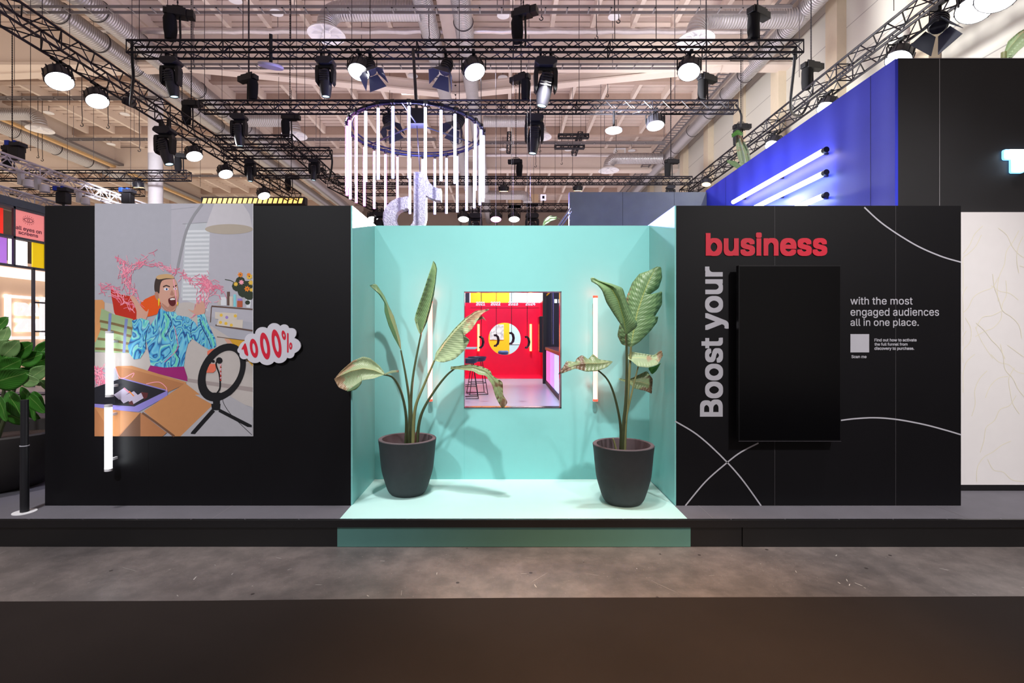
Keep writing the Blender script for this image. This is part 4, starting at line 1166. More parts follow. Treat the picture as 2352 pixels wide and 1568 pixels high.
    # the tubes' own light falling on the blue wall
org = (5, 4.547, PZ)
t = tag(empty('white_wall', org), 'off white wall with faint yellow swirls at the right edge', 'wall')
MB().box(WR1 + 0.001, 9.4, 4.547, 4.59, sz_(1113, 4.547), sz_(487, 4.547)).build('board', M_whitewall, t, org)
MB().box(WR1 + 0.001, 9.4, 4.552, 4.59, PZ, sz_(1113, 4.547)).build('plinth', M_trim, t, org)
m = MB(); random.seed(11)
for k in range(26):
    x, y = random.uniform(2215, 2350), random.uniform(500, 1060)
    P = [(x, y)]; a = random.uniform(0, 6.28)
    for q in range(random.randint(3, 6)):
        a += random.uniform(-0.9, 0.9); x = min(2420, max(2212, x + 22 * cos(a))); y += 26 * abs(sin(a)) + 4; P.append((x, y))
    strip(m, [(sx_(a_, 4.547), sz_(min(b_, 1105), 4.547)) for a_, b_ in P], 0.003, 4.5466 - k * 0.00004, 4.547, smooth=4)
m.build('swirl_lines', mat('faint_yellow_line', (232, 226, 206), 0.7), t, org)
org = (2.4, 8.9, PZ)
t = tag(empty('grey_wall', org), 'plain grey wall behind the niche, right of the hanging tubes', 'wall')
MB().box(1.18, TX - 0.056, 8.86, 8.96, PZ, sz_(441, 8.86)).build('panel', M_greywall, t, org)
for px in (1430, 1548):
    x = sx_(px, 8.86); MB().box(x, x + 0.006, 8.858, 8.86, PZ, sz_(441, 8.86)).build('seam', mat('grey_seam', (84, 86, 92), 0.7), t, org)
MB().box(1.168, 1.18, 8.85, 8.97, PZ, sz_(441, 8.86)).build('edge_strip', M_chrome, t, org)
t = tag(empty('stair_handrail', at(1283, 519, 8.7)), 'slanting chrome handrail beside the grey wall', 'handrail')
a = at(1283, 519, 8.7)
d = at(1310, 478, 8.7) - a
MB().tube([-d * 0.6, d], 0.02, 10).build('rail', M_chrome, t, smooth=True)
MB().tube([-d * 0.6 + Vector((0.03, 0.1, -0.03)), d + Vector((0.03, 0.1, -0.03))], 0.014, 10).build('rail', M_chrome, t, smooth=True)
MB().tube([d * -0.5, d * -0.5 + Vector((0, 0, -1.9))], 0.018, 8).build('post', M_chrome, t, smooth=True)

# ---------------------------------------------------------------- inside the booth, seen through the opening
org = (0, 12, PZ)
struct(MB().box(-3.5, 3.5, 5.2, 19.9, PZ, PZ + 0.004).build('floor_inner', M_ifloor))
Yr = 16.8
org = (0.03, Yr, PZ)
t = tag(empty('red_booth', org), 'deep red booth wall with a round hole, seen through the opening', 'wall')
hx, hz, hr = sx_(1159, Yr), sz_(778, Yr), 37.2 / F * Yr
m = MB()
X0, X1, Z0_, Z1_ = -1.4, 1.25, PZ, sz_(695, Yr)
for y in (Yr, Yr + 0.12):
    pass
N = 48
ring = [(hx + hr * cos(2 * pi * k / N), hz + hr * sin(2 * pi * k / N)) for k in range(N)]
def rim(k):
    a = 2 * pi * k / N; c, s = cos(a), sin(a)
    tt = min([(X1 - hx) / c if c > 1e-6 else 9e9, (X0 - hx) / c if c < -1e-6 else 9e9, (Z1_ - hz) / s if s > 1e-6 else 9e9, (Z0_ - hz) / s if s < -1e-6 else 9e9])
    return (hx + tt * c, hz + tt * s)
outer = [rim(k) for k in range(N)]
vs = [(x, Yr, z) for x, z in ring] + [(x, Yr, z) for x, z in outer] + [(x, Yr + 0.12, z) for x, z in ring] + [(x, Yr + 0.12, z) for x, z in outer]
fs = []
for k in range(N):
    j = (k + 1) % N
    fs += [(k, j, N + j, N + k), (2 * N + k, 3 * N + k, 3 * N + j, 2 * N + j), (k, 2 * N + k, 2 * N + j, j)]
m.add(vs, fs)
for cx_, cz_ in ((X0, Z0_), (X1, Z0_), (X0, Z1_), (X1, Z1_)):
    ks = sorted(range(N), key=lambda k: (outer[k][0] - cx_) ** 2 + (outer[k][1] - cz_) ** 2)[:2]
    a, b = outer[ks[0]], outer[ks[1]]
    m.add([(a[0], Yr, a[1]), (b[0], Yr, b[1]), (cx_, Yr, cz_)], [(0, 1, 2)])
m.build('panel', M_red, t, org)
MB().box(-1.45, -1.4, 15.4, Yr + 0.1, PZ, Z1_ + 0.02).box(1.25, 1.3, 15.4, Yr + 0.1, PZ, Z1_ + 0.02).build('side_panel', M_red, t, org)
MB().box(-1.4, 1.25, 15.4, Yr, PZ + 0.004, PZ + 0.012).build('red_floor', M_red, t, org)
MB().box(-1.1, 1.2, Yr - 0.01, Yr, sz_(707, Yr), sz_(706, Yr)).build('groove', mat('deep_red_groove', (170, 0, 44), 0.5), t, org)
for px, lab in ((1099, 'small orange neon tube on the red booth wall, left of the round hole'), (1219, 'small orange neon tube on the red booth wall, right of the round hole')):
    tube_light(px, 743, 807, Yr - 0.1, Yr, 0.035, mat('orange_neon', (255, 190, 110), emit=(255, 176, 96), es=4, var=0), lab, M_neonr)
t = tag(empty('side_screen', (1.2, 15.9, H)), 'dark wall screen seen edge-on beside the red booth wall', 'screen')
MB().box(sx_(1238, 15.9), 1.24, 15.5, 16.3, sz_(808, 15.9), sz_(727, 15.9)).build('casing', M_rig2, t, (1.2, 15.9, H), bevel=0.01)
MB().box(sx_(1237, 15.9) , sx_(1238, 15.9), 15.53, 16.27, sz_(807, 15.9), sz_(728, 15.9)).build('glass', M_screen, t, (1.2, 15.9, H))
org = (2, 14, PZ)
t = tag(empty('navy_wall', org), 'dark navy wall behind the lit counter, seen through the opening', 'wall')
MB().box(1.13, 3.4, 14.0, 14.1, PZ, H + 1.6).build('panel', mat('navy_panel', (30, 30, 46), 0.4), t, org)
MB().box(1.10, 1.2, 13.9, 14.0, PZ, H + 1.6).build('post', M_rig, t, org)
for px0, px1 in ((1273.5, 1279.5), (1283, 1287)):
    MB().box(sx_(px0, 13.99), sx_(px1, 13.99), 13.98, 14.0, sz_(695.5, 13.99), sz_(687, 13.99)).build('lit_slot', mat('lit_slot', (220, 240, 250), emit=(215, 240, 250), es=1.2, var=0), t, org)
m = MB(); strip(m, [(sx_(1250, 13.99), sz_(683, 13.99)), (sx_(1266, 13.99), sz_(668, 13.99))], 0.02, 13.985, 14, smooth=0); m.build('yellow_strip', M_orange, t, org)
org = (1.3, 12, PZ)
t = tag(empty('bar_counter', org), 'bar counter with glowing pink to white front, seen through the opening', 'counter')
MB().box(1.15, 2.0, 9.0, 13.9, PZ + 0.95, PZ + 1.03).build('worktop', mat('counter_top', (96, 60, 76), 0.3), t, org, bevel=0.005)
MB().box(1.2, 1.9, 9.0, 13.9, PZ, PZ + 0.95).build('carcass', M_rig2, t, org)
for i, (y0, y1, c) in enumerate(((12.75, 13.75, (255, 120, 190)), (11.75, 12.6, (204, 150, 255)), (10.75, 11.6, (200, 200, 255)), (9.75, 10.6, (214, 226, 255)), (9.05, 9.6, (214, 226, 255)))):
    MB().box(1.18, 1.2, y0, y1, PZ + 0.12, PZ + 0.93).build('lit_front', mat('lit_front_%d' % i, c, emit=c, es=1.0, var=0), t, org)
MB().box(1.165, 1.2, 9.0, 13.9, PZ, PZ + 0.1).build('kick_board', M_rig, t, org)
def make_stool():
    t = empty('bar_stool')
    MB().lathe([(0.0, 0.76), (0.14, 0.755), (0.19, 0.78), (0.22, 0.86), (0.215, 0.865), (0.18, 0.8), (0.0, 0.775)], 20).build('seat', mat('stool_seat_blue', (38, 44, 66), 0.45), t, smooth=True)
    for sx in (-1, 1):
        for sy_ in (-1, 1):
            MB().tube([(sx * 0.1, sy_ * 0.1, 0.76), (sx * 0.21, sy_ * 0.2, 0.01)], 0.009, 6).build('leg', M_rig, t)
    MB().tube([(-0.21, -0.2, 0.012), (0.21, -0.2, 0.012), (0.21, 0.2, 0.012), (-0.21, 0.2, 0.012)], 0.009, 6, closed=True).build('floor_rail', M_rig, t)
    MB().tube([(-0.175, -0.17, 0.27), (0.175, -0.17, 0.27), (0.175, 0.17, 0.27), (-0.175, 0.17, 0.27)], 0.009, 6, closed=True).build('foot_rail', M_rig, t)
    return t
for px, Y, rz, lab in ((1096, 11.6, 0.25, 'wire-legged bar stool with a dark seat, further right of the two through the opening'), (1076, 10.9, 0.1, 'wire-legged bar stool with a dark seat, at the left edge of the opening')):
    instance('stool', make_stool, (sx_(px, Y), Y, PZ + 0.005), rz, lab, 'stool')
org = (-1.1, 12.4, PZ)
t = tag(empty('high_table', org), 'pale high table top at the left edge of the opening', 'table')
MB().box(-1.7, sx_(1092, 12.0), 11.9, 12.8, PZ + 1.03, PZ + 1.06).build('table_top', M_mint, t, org)
MB().box(-1.35, -1.25, 12.3, 12.4, PZ + 0.004, PZ + 1.03).build('table_leg', M_rig, t, org)
MB().box(-1.55, -1.05, 12.1, 12.6, PZ + 0.004, PZ + 0.02).build('foot_plate', M_red, t, org)
# years and telephone handsets hanging on chains
def make_handset():
    t = empty('hanging_handset')
    m = MB().tube([(0.0, 0, 0), (0.03, 0, -0.03), (0.045, 0, -0.1), (0.03, 0, -0.17), (0, 0, -0.2)], [0.022, 0.027, 0.028, 0.027, 0.022], 10)
    m.lathe([(0.02, -0.02), (0.034, 0.0), (0.034, 0.02), (0.0, 0.025)], 14, c=(-0.02, 0, 0.0)).lathe([(0.02, 0.0), (0.034, -0.02), (0.034, -0.04), (0.0, -0.045)], 14, c=(-0.02, 0, -0.19))
    m.build('receiver', mat('burgundy_plastic', (48, 14, 30), 0.3), t, smooth=True)
    c = MB()
    for i in range(60): c.obox((0, 0, 0.03 + i * 0.032), 0.012, 0.004, 0.022).obox((0, 0, 0.046 + i * 0.032), 0.004, 0.012, 0.022)
    c.tube([(0, 0, 1.9), (0, 0, 5.55)], 0.004, 5)
    c.build('chain', M_rig, t)
    return t
ORD = ('leftmost', 'second from left', 'third from left', 'rightmost')
for (px, py), pt, yr, od in zip(((1105.5, 774), (1140, 770), (1175, 765), (1211, 774)), ((1093.5, 1114), (1127, 1149.5), (1167.5, 1190), (1207, 1229.5)), ('2021', '2022', '2023', '2024'), ORD):
    o = instance('hs', make_handset, at(px, py, 10.22), random.uniform(-0.6, 0.6), 'dark telephone handset hanging on a chain, ' + od + ' of four', 'telephone handset')
    org = at((pt[0] + pt[1]) / 2, 697, 10.0)
    t = tag(empty('year_sign', org), 'small white year figures hanging on a wire, ' + od + ' of four', 'sign')
    a = at(pt[0], 701.5, 10.0); b = at(pt[1], 692.5, 10.0)
    letters('figures', yr, mat('white_figures', (250, 250, 255), emit=(250, 250, 255), es=0.5, var=0), a, (b.x - a.x, 0, 0), (0, 0, b.z - a.z), 0.008, t, org, 0.035)
    MB().tube([(0, 0.01, 0.02), (0, 0.01, 4.97)], 0.0015, 4).build('wire', M_chrome, t)
# coloured panels at the back
org = (0, 20.1, PZ)
t = tag(empty('yellow_panel', org), 'bright yellow panel behind the red booth', 'wall panel')
MB().box(-2.6, sx_(1170, 20), 20.0, 20.1, PZ, H + 1.9).build('panel', M_orange, t, org)
MB().box(sx_(1125, 19.98), sx_(1157, 19.98), 19.97, 20.0, sz_(780, 19.98), sz_(745, 19.98)).build('picture', None or mat('speckled_picture', (200, 206, 214), 0.5, var=0.6, scale=9), t, org)
t = tag(empty('mint_panel', (0.5, 20.1, PZ)), 'pale mint panel beside the yellow one, behind the red booth', 'wall panel')
MB().box(sx_(1170, 20), sx_(1203.5, 20), 20.0, 20.1, PZ, H + 1.9).build('panel', M_mint, t, (0.5, 20.1, PZ))
MB().box(sx_(1170, 20), sx_(1203.5, 20), 19.97, 20.0, sz_(790, 20), sz_(788.5, 20)).build('shelf_line', M_white, t, (0.5, 20.1, PZ))
t = tag(empty('lit_panel', (1.2, 20.1, PZ)), 'bright white lit panel behind the red booth', 'wall panel')
MB().box(sx_(1203.5, 20), sx_(1252, 20), 20.0, 20.1, PZ, H + 1.9).build('panel', mat('lit_white_panel', (250, 250, 250), emit=(255, 252, 248), es=0.9, var=0), t, (1.2, 20.1, PZ))
t = tag(empty('navy_post', (-1.7, 19.5, PZ)), 'navy post at the top left of the opening', 'post')
MB().box(sx_(1060, 19.5), sx_(1078.5, 19.5), 19.4, 19.5, PZ, H + 1.9).build('post', mat('navy_panel', (30, 30, 46)), t, (-1.7, 19.5, PZ))
MB().box(sx_(1078.5, 19.4), sx_(1080.5, 19.4), 19.38, 19.5, PZ, H + 1.9).build('edge', M_white, t, (-1.7, 19.5, PZ))
org = (0, 18.6, PZ)
t = tag(empty('pouf', at(1156, 812, 18.2)), 'low blue crumpled pouf seen through the round hole', 'seat')
t.location.z = PZ
hh = sz_(805, 18.2) - PZ
MB().lathe([(0.17, 0.0), (0.19, 0.05), (0.185, hh - 0.12), (0.2, hh - 0.05), (0.17, hh), (0, hh)], 20).build('cushion', mat('blue_cushion', (70, 110, 160), 0.5, var=0.3, bump=0.5, bscale=12), t, smooth=True)
MB().lathe([(0.19, 0.06), (0.195, 0.07), (0.19, 0.08)], 20).build('seam', M_rig2, t)

# ---------------------------------------------------------------- ring of hanging tubes with the note sign
ZC = 9.6; RR = 1.285
cxr = sx_(957, ZC); hrg = 0.46 * (ZC - RR)
org = (cxr, ZC, H + hrg)
t = tag(empty('ring_lamp', org), 'large round frame hung with glowing blue and pink tubes', 'chandelier')
MB().tube([(RR * cos(a), RR * sin(a), 0) for a in [2 * pi * i / 64 for i in range(64)]], 0.028, 8, closed=True).tube([((RR - 0.1) * cos(a), (RR - 0.1) * sin(a), 0.03) for a in [2 * pi * i / 64 for i in range(64)]], 0.014, 6, closed=True).build('ring', mat('blue_black_metal', (26, 26, 58), 0.3, 0.6), t, smooth=True)
MB().box(-0.16, 0.16, -0.12, 0.12, 0.12, 0.42).build('hub_box', M_rig, t, bevel=0.01)
MB().tube([(0.0, 0, 0.4), (-0.12, 0.3, HT - 0.12 - org[2])], 0.03, 8).build('arm', M_rig2, t)
m = MB()
for i in range(3):
    a = 2 * pi * i / 3 + 0.5
    m.tube([(RR * cos(a), RR * sin(a), 0), (0, 0, 0.16)], 0.014, 6)
m.build('spokes', M_rig2, t)
NT = 30; LT = 1.2
tb_mesh = {}
for i in range(NT):
    a = 2 * pi * (i + 0.35) / NT - pi / 2
    x, y = RR * cos(a), RR * sin(a)
    pink = cos(a) < -0.62 or (-0.62 <= cos(a) < -0.3 and sin(a) > 0)
    hold = MB().tube([(x, y, 0.03), (x, y, -0.07)], 0.012, 6).obox((x, y, 0.0), 0.07, 0.07, 0.06, (0, 0, a)).build('hanger', M_rig2, t)
    g = MB().lathe([(0.0, -0.07 - LT), (0.026, -0.07 - LT), (0.026, -0.08), (0, -0.075)], 12, c=(x, y, 0)).build('tube', M_tubep if pink else M_tubeb, hold, smooth=True)
# the note
org = at(955, 470, ZC)
t = tag(empty('note_sign', org), 'silvery sequinned musical note sign hanging under the ring of tubes', 'sign')
P = []
def q(x, y): return (sx_(x, ZC), sz_(y, ZC))
P += [q(952, 398), q(979, 398)]
for x, y in ((982, 410), (988, 422), (998, 432), (1010, 436), (1014, 436)): P.append(q(x, y))
P += [q(1014, 463), q(1002, 462), q(990, 457), q(980, 451)]
cxn, cyn, r1 = 930, 503, 48
P.append(q(980, 500))
for k in range(0, 15):
    an = radians(5 + (265) * k / 14)
    P.append(q(cxn + r1 * 1.02 * cos(an), cyn + r1 * sin(an)))
P += [q(939, 453), q(939, 481), q(932, 481)]
for k in range(14, -1, -1):
    an = radians(-10 + 285 * k / 14)
    P.append(q(cxn + 1 + 21 * cos(an), cyn + 1 + 21 * sin(an)))
P += [q(952, 496)]
m_seq = mat('sequin_silver', (214, 210, 246), 0.35, 0.25, var=0.5, scale=30, bump=1.0, bscale=45)
MB().prism(P, ZC - 0.09, ZC + 0.09).build('note', m_seq, t, org)
MB().tube([q2 for q2 in [(sx_(965, ZC) - org.x, 0, sz_(398, ZC) - org.z), (cxr - org.x, 0, H + hrg + 0.2 - org.z)]], 0.008, 6).build('chain', M_rig2, t)
lamp('ring_glow_spot', 'POINT', (cxr, ZC, H + hrg - 0.3), (cxr, ZC, 0), 260, (0.4, 0.4, 1.0), 0.3)
lamp('tube_glow_spot', 'POINT', (3.3, 6.6, H + 1.74), (3.3, 6.6, 0), 16, (0.95, 0.97, 1.0), 0.05)

# ---------------------------------------------------------------- neighbouring stand at the far left
XN = -12.0
def nY(px): return XN * F / (px - 1156)
def nz(px, py): return H + (762 - py) * nY(px) / F
org = (XN, 12.5, 0)
t = tag(empty('shelf_frame', org), 'grey open frame holding coloured boxes on the neighbouring stand', 'display frame')
m = MB()
gfr = mat('frame_grey', (96, 100, 106), 0.6)
za, zb_, zc_ = H + 3.05, H + 2.32, H + 1.62
for y in (nY(-60), nY(31), nY(105), nY(170)):
    m.box(XN - 0.02, XN + 0.03, y - 0.025, y + 0.025, zc_, za + 0.03)
for z in (za, zb_, zc_):
    m.box(XN - 0.02, XN + 0.03, 9, 15, z - 0.03, z + 0.03)
y1 = nY(76)
m.box(XN - 0.02, XN + 0.03, y1 - 0.03, y1 + 0.03, 0.2, zc_).box(XN - 0.02, XN + 0.03, y1, 15, nz(76, 694) - 0.02, nz(76, 694) + 0.02).box(XN - 0.02, XN + 0.03, y1, 15, nz(76, 761) - 0.02, nz(76, 761) + 0.02)
m.build('frame', gfr, t, org)
MB().box(XN - 0.5, XN + 0.05, 9, 15.5, za + 0.03, za + 0.22).build('top_beam', mat('beam_slate', (84, 96, 106), 0.6), t, org)
def npanel(name, px0, px1, z0, z1, rgb, es=0.35, dx=0.0):
    y0, y1 = nY(px0), nY(px1)
    MB().box(XN - 0.06 - dx, XN - 0.03 - dx, y0, y1, z0, z1).build(name, mat('panel_' + name, rgb, 0.6, emit=rgb, es=es, var=0), t, org)
npanel('red_panel', -80, 29, zb_ + 0.03, za - 0.03, (250, 60, 44), 0.5, 0.2)
npanel('salmon_panel', 33, 107, zb_ + 0.03, za - 0.03, (255, 150, 146), 0.55)
npanel('purple_panel', -80, 28, zc_ + 0.03, zb_ - 0.03, (208, 140, 255), 0.5, 0.1)
npanel('white_panel', 33, 75, zc_ + 0.03, zb_ - 0.03, (255, 255, 255), 1.2, 0.1)
npanel('yellow_panel', 78, 112, zc_ + 0.03, zb_ - 0.03, (255, 214, 20), 0.5)
ink = mat('slate_ink', (120, 70, 96), 0.6)
xs_ = XN - 0.029
def ntext(s, pxa, pxb, zbase, ztop, b=0.012):
    y0, y1 = nY(pxa), nY(pxb)
    return letters('lettering', s, ink, (xs_, y0, zbase), (0, y1 - y0, 0), (0, 0, ztop - zbase), 0.004, t, org, b)
ntext('all eyes on', 39, 98, nz(36.7, 527.5), nz(36.7, 516))
ntext('screens', 45, 90, nz(45, 537), nz(45, 530.5))
m = MB()
yc, zc = nY(68), nz(68, 506)
eye = []
for k in range(13):
    u = -1 + 2 * k / 12
    eye.append((yc + u * 0.125, zc + 0.055 * (1 - u * u) ** 1.0))
def yz_strip(m, P, w):
    for (a, b) in zip(P, P[1:]):
        m.tube([(xs_ + 0.003, a[0], a[1]), (xs_ + 0.003, b[0], b[1])], w, 4)
yz_strip(m, eye, 0.008); yz_strip(m, [(y, 2 * zc - z) for y, z in eye], 0.008)
yz_strip(m, [(yc - 0.03, zc - 0.025), (yc + 0.03, zc - 0.025), (yc + 0.03, zc + 0.025), (yc - 0.03, zc + 0.025), (yc - 0.03, zc - 0.025)], 0.006)
for k in range(16):
    a = 2 * pi * k / 16 + 0.2
    yz_strip(m, [(yc + 0.13 * cos(a), zc + 0.085 * sin(a)), (yc + 0.16 * cos(a), zc + 0.12 * sin(a))], 0.005)
m.build('eye_mark', ink, t, org)
org = (-13.2, 13, 0)
t = tag(empty('lit_wall', org), 'glowing cream wall with raised white block letters on the neighbouring stand', 'wall')
MB().box(-13.3, -13.2, 9, 18, 0.0, H + 1.9).build('panel', mat('lit_cream', (206, 170, 140), emit=(255, 214, 180), es=0.34, var=0), t, org)
MB().box(-13.2, -13.0, 9, 18, H + 1.45, H + 1.7).build('light_strip', mat('lit_white_panel', (250, 250, 250)), t, org)
XL2 = -13.18
def y2(px): return XL2 * F / (px - 1156)
def z2(px, py): return H + (762 - py) * y2(px) / F
whl = mat('raised_white', (255, 255, 255), emit=(255, 252, 248), es=0.75, var=0)
for s, pa, pb, yb, yt in (('DA', 33, 90, 724, 694), ('ZN', 33, 86, 762, 731)):
    y0, y1 = y2(pa), y2(pb)
    letters('block_letters', s, whl, (XL2, y0, z2(pa, yb)), (0, y1 - y0, 0), (0, 0, z2(pa, yt) - z2(pa, yb)), 0.06, t, org, 0.06)
m = MB()
y0, y1, z0, z1 = y2(9), y2(101), z2(50, 779), z2(50, 679)
for a in ((y0, y1, z1 - 0.08, z1), (y0, y1, z0, z0 + 0.08), (y0, y0 + 0.14, z0, z1), (y1 - 0.14, y1, z0, z1)):
    m.box(XL2, XL2 + 0.06, *a)
m.build('square_outline', whl, t, org)
org = (-11, 12.6, 0)
t = tag(empty('dark_counter', org), 'dark slatted low counter behind the leafy plant', 'counter')
MB().box(-13, -9.6, 11.8, 12.6, 0, H - 1.45).build('body', mat('dark_slat', (52, 54, 62), 0.5, var=0.3, scale=20), t, org)
MB().box(-13.05, -9.5, 11.7, 12.7, H - 1.45, H - 1.4).build('worktop', M_silver, t, org)
struct(MB().box(-20, -6.3, 6.0, 20, 0.0, 0.18).build('floor_neighbour', mat('pale_stand_floor', (176, 172, 180), 0.5)))

# bollard
a = Vector((sx_(56.5, 4.01), 4.01, PZ))
t = tag(empty('bollard', a), 'slim black post lamp on a white floor disc at the left edge', 'post lamp')
MB().lathe([(0.0, 0.0), (0.078, 0.0), (0.078, 0.004), (0.0, 0.005)], 28).build('floor_disc', M_white, t)
MB().lathe([(0.0, 0.005), (0.029, 0.005), (0.029, 0.53), (0.0, 0.53)], 20).build('lower_tube', M_rig, t, smooth=True)
MB().lathe([(0.0, 0.535), (0.026, 0.535), (0.026, 0.9), (0.0, 0.9)], 20).build('upper_tube', M_rig, t, smooth=True)
MB().lathe([(0.0, 0.53), (0.031, 0.53), (0.031, 0.536), (0, 0.536)], 20).build('collar', M_silver, t, smooth=True)
# ------------------------------------------------------------------ plants
def resample(P, n):
    P = [Vector(p) for p in P]
    L = [0.0]
    for a, b in zip(P, P[1:]): L.append(L[-1] + (b - a).length)
    out = []
    for i in range(n):
        s = L[-1] * i / (n - 1); k = 0
        while k < len(L) - 2 and L[k + 1] < s: k += 1
        f = (s - L[k]) / max(1e-9, L[k + 1] - L[k])
        out.append(P[k].lerp(P[k + 1], min(1, f)))
    # light smoothing
    q = [out[0]] + [(out[i - 1] + out[i] * 2 + out[i + 1]) / 4 for i in range(1, n - 1)] + [out[-1]]
    return q

def leaf(mid, left, right, conv, Ym, dL, dR, m, parent, org, n=44, k=5, bulge=0.02, rip=0.006, nv=15, name='leaf'):
    """mid/left/right: pixel outlines base->tip; Ym: depth of the midrib (base, tip); dL, dR: depth offset of each edge"""
    M = resample([(*p, 0) for p in mid], n); L = resample([(*p, 0) for p in left], n); R = resample([(*p, 0) for p in right], n)
    vs = []; uv = []
    cols = 2 * k + 1
    for i in range(n):
        t = i / (n - 1)
        y = Ym[0] + (Ym[1] - Ym[0]) * t
        for c in range(cols):
            s = (c - k) / k
            E = (L[i], dL) if s < 0 else (R[i], dR)
            a = abs(s)
            p = M[i].lerp(E[0], a)
            d = (E[1] * a + bulge * sin(pi * a)) * min(1, sin(pi * min(1, t + 0.03)) * 1.6) + rip * a * sin(2 * pi * (nv * t - a * 0.8)) 
            px, py = conv(p.x, p.y)
            w = at(px, py, y + d)
            vs.append(w); uv.append((0.5 + s * 0.5, t))
    fs = [(i * cols + c, i * cols + c + 1, (i + 1) * cols + c + 1, (i + 1) * cols + c) for i in range(n - 1) for c in range(cols - 1)]
    o = MB().add(vs, fs).build(name, m, parent, org, smooth=True)
    me = o.data
    u = me.uv_layers.new(name='UVMap'); fl_ = []
    for lp in me.loops: fl_ += uv[lp.vertex_index]
    u.data.foreach_set('uv', fl_)
    sd = o.modifiers.new('thickness', 'SOLIDIFY'); sd.thickness = 0.0015
    return o
def stalk(P, conv, Y, r, m, parent, org, name='stalk'):
    Q = []
    n = len(P)
    pts = spline2(P, 6)
    for i, (x, y) in enumerate(pts):
        t = i / (len(pts) - 1)
        px, py = conv(x, y); Q.append(at(px, py, Y[0] + (Y[1] - Y[0]) * t) - Vector(org))
    rr = [r[0] + (r[1] - r[0]) * i / (len(Q) - 1) for i in range(len(Q))]
    return MB().tube(Q, rr, 10).build(name, m, parent, smooth=True)

POT = [(0.0, 0.0), (0.135, 0.0), (0.150, 0.006), (0.1745, 0.041), (0.202, 0.124), (0.226, 0.2135), (0.239, 0.325), (0.247, 0.415), (0.255, 0.478), (0.256, 0.486), (0.252, 0.49)]
def pot_at(x, y, name, label):
    org = Vector((x, y, PZ + 0.004))
    t = tag(empty(name, org), label, 'potted plant')
    MB().lathe([(0.0, 0.0), (0.135, 0.0)] + spline2(POT[2:10], 6) + [(0.252, 0.4885), (0.226, 0.4885), (0.216, 0.36), (0.0, 0.36)], 56).build('pot', M_pot, t, smooth=True)
    MB().lathe([(0.253, 0.488), (0.251, 0.4915), (0.225, 0.4915), (0.222, 0.488)], 48, closed=True).build('rim', M_potin, t, smooth=True)
    MB().lathe([(0.225, 0.4895), (0.2145, 0.366), (0.2125, 0.366), (0.222, 0.4895)], 48, closed=True).build('inner_wall', M_potin, t, smooth=True)
    MB().lathe([(0.213, 0.37), (0.1, 0.385), (0.0, 0.39)], 32).build('soil', M_soil, t, smooth=True)
    return t, org
cL = lambda x, y: (740 + x / 2.45, 560 + y / 2.45)
t, org = pot_at(sx_(936, 4.48), 4.48, 'potted_plant', 'tall strelitzia in a charcoal pot, left one in the teal niche')
stalk([(487, 1125), (492, 1000), (490, 880), (470, 740), (443, 598)], cL, (4.50, 4.46), (0.017, 0.007), M_stem, t, org)
stalk([(500, 1125), (502, 1000), (500, 880), (515, 720), (556, 508)], cL, (4.52, 4.55), (0.017, 0.008), M_stem, t, org)
stalk([(512, 1125), (515, 1000), (530, 900), (575, 790), (632, 655)], cL, (4.47, 4.42), (0.018, 0.008), M_stemp, t, org)
stalk([(470, 1125), (474, 1000), (462, 900), (435, 810), (395, 750), (345, 735)], cL, (4.46, 4.16), (0.014, 0.007), M_stem, t, org)
stalk([(535, 1125), (545, 1010), (575, 920), (640, 815), (700, 740), (745, 702)], cL, (4.48, 4.36), (0.016, 0.007), M_stem, t, org)
stalk([(522, 1125), (535, 1050), (552, 985)], cL, (4.47, 4.46), (0.014, 0.003), mat('brown_sheath', (70, 40, 30), 0.8), t, org, 'dry_sheath')
leaf([(443, 598), (415, 500), (385, 420), (362, 340), (330, 285), (268, 233)], [(443, 598), (400, 520), (372, 455), (350, 380), (350, 330), (318, 282), (268, 235)], [(445, 596), (440, 540), (425, 480), (405, 410), (378, 355), (352, 295), (303, 222), (268, 233)],
     cL, (4.46, 4.50), 0.03, 0.06, M_leaf, t, org, bulge=0.0)
leaf([(556, 508), (578, 440), (598, 370), (618, 290), (632, 220), (640, 150), (625, 95)], [(552, 510), (530, 450), (524, 400), (545, 335), (570, 265), (592, 195), (612, 135), (625, 95)], [(558, 508), (590, 440), (612, 360), (630, 285), (640, 210), (647, 140), (638, 108), (625, 95)],
     cL, (4.55, 4.6), -0.08, 0.05, M_leaf, t, org, bulge=0.02)
MB().add([at(*cL(x, y), 4.49) for x, y in ((525, 395), (553, 510), (545, 500), (532, 470), (519, 425))] , [(0, 1, 2, 3, 4)]).build('pale_curled_edge', M_leafp, t, org)
leaf([(632, 655), (690, 560), (750, 490), (810, 430), (870, 385), (938, 370)], [(632, 650), (640, 610), (680, 555), (740, 480), (800, 420), (865, 375), (938, 366)], [(634, 658), (680, 668), (745, 650), (800, 600), (834, 538), (792, 520), (840, 485), (885, 412), (900, 392), (938, 372)],
     cL, (4.42, 4.30), 0.05, -0.07, M_leafp, t, org, bulge=0.025, rip=0.008)
leaf([(840, 440), (880, 425), (905, 415), (922, 432)], [(840, 440), (878, 412), (905, 405), (922, 432)], [(840, 440), (880, 430), (905, 420), (922, 432)], cL, (4.33, 4.31), 0.0, 0.01, M_leafp, t, org, n=12, bulge=0.0, rip=0, name='torn_leaf_tip')
leaf([(350, 735), (290, 710), (230, 700), (160, 715), (105, 740), (68, 760)], [(432, 712), (350, 722), (322, 685), (270, 642), (230, 633), (170, 658), (105, 715), (68, 760)][1:], [(350, 735), (290, 758), (222, 768), (190, 812), (140, 828), (92, 808), (68, 762)],
     cL, (4.16, 3.98), 0.05, -0.05, M_leafp, t, org, bulge=0.03, rip=0.004)
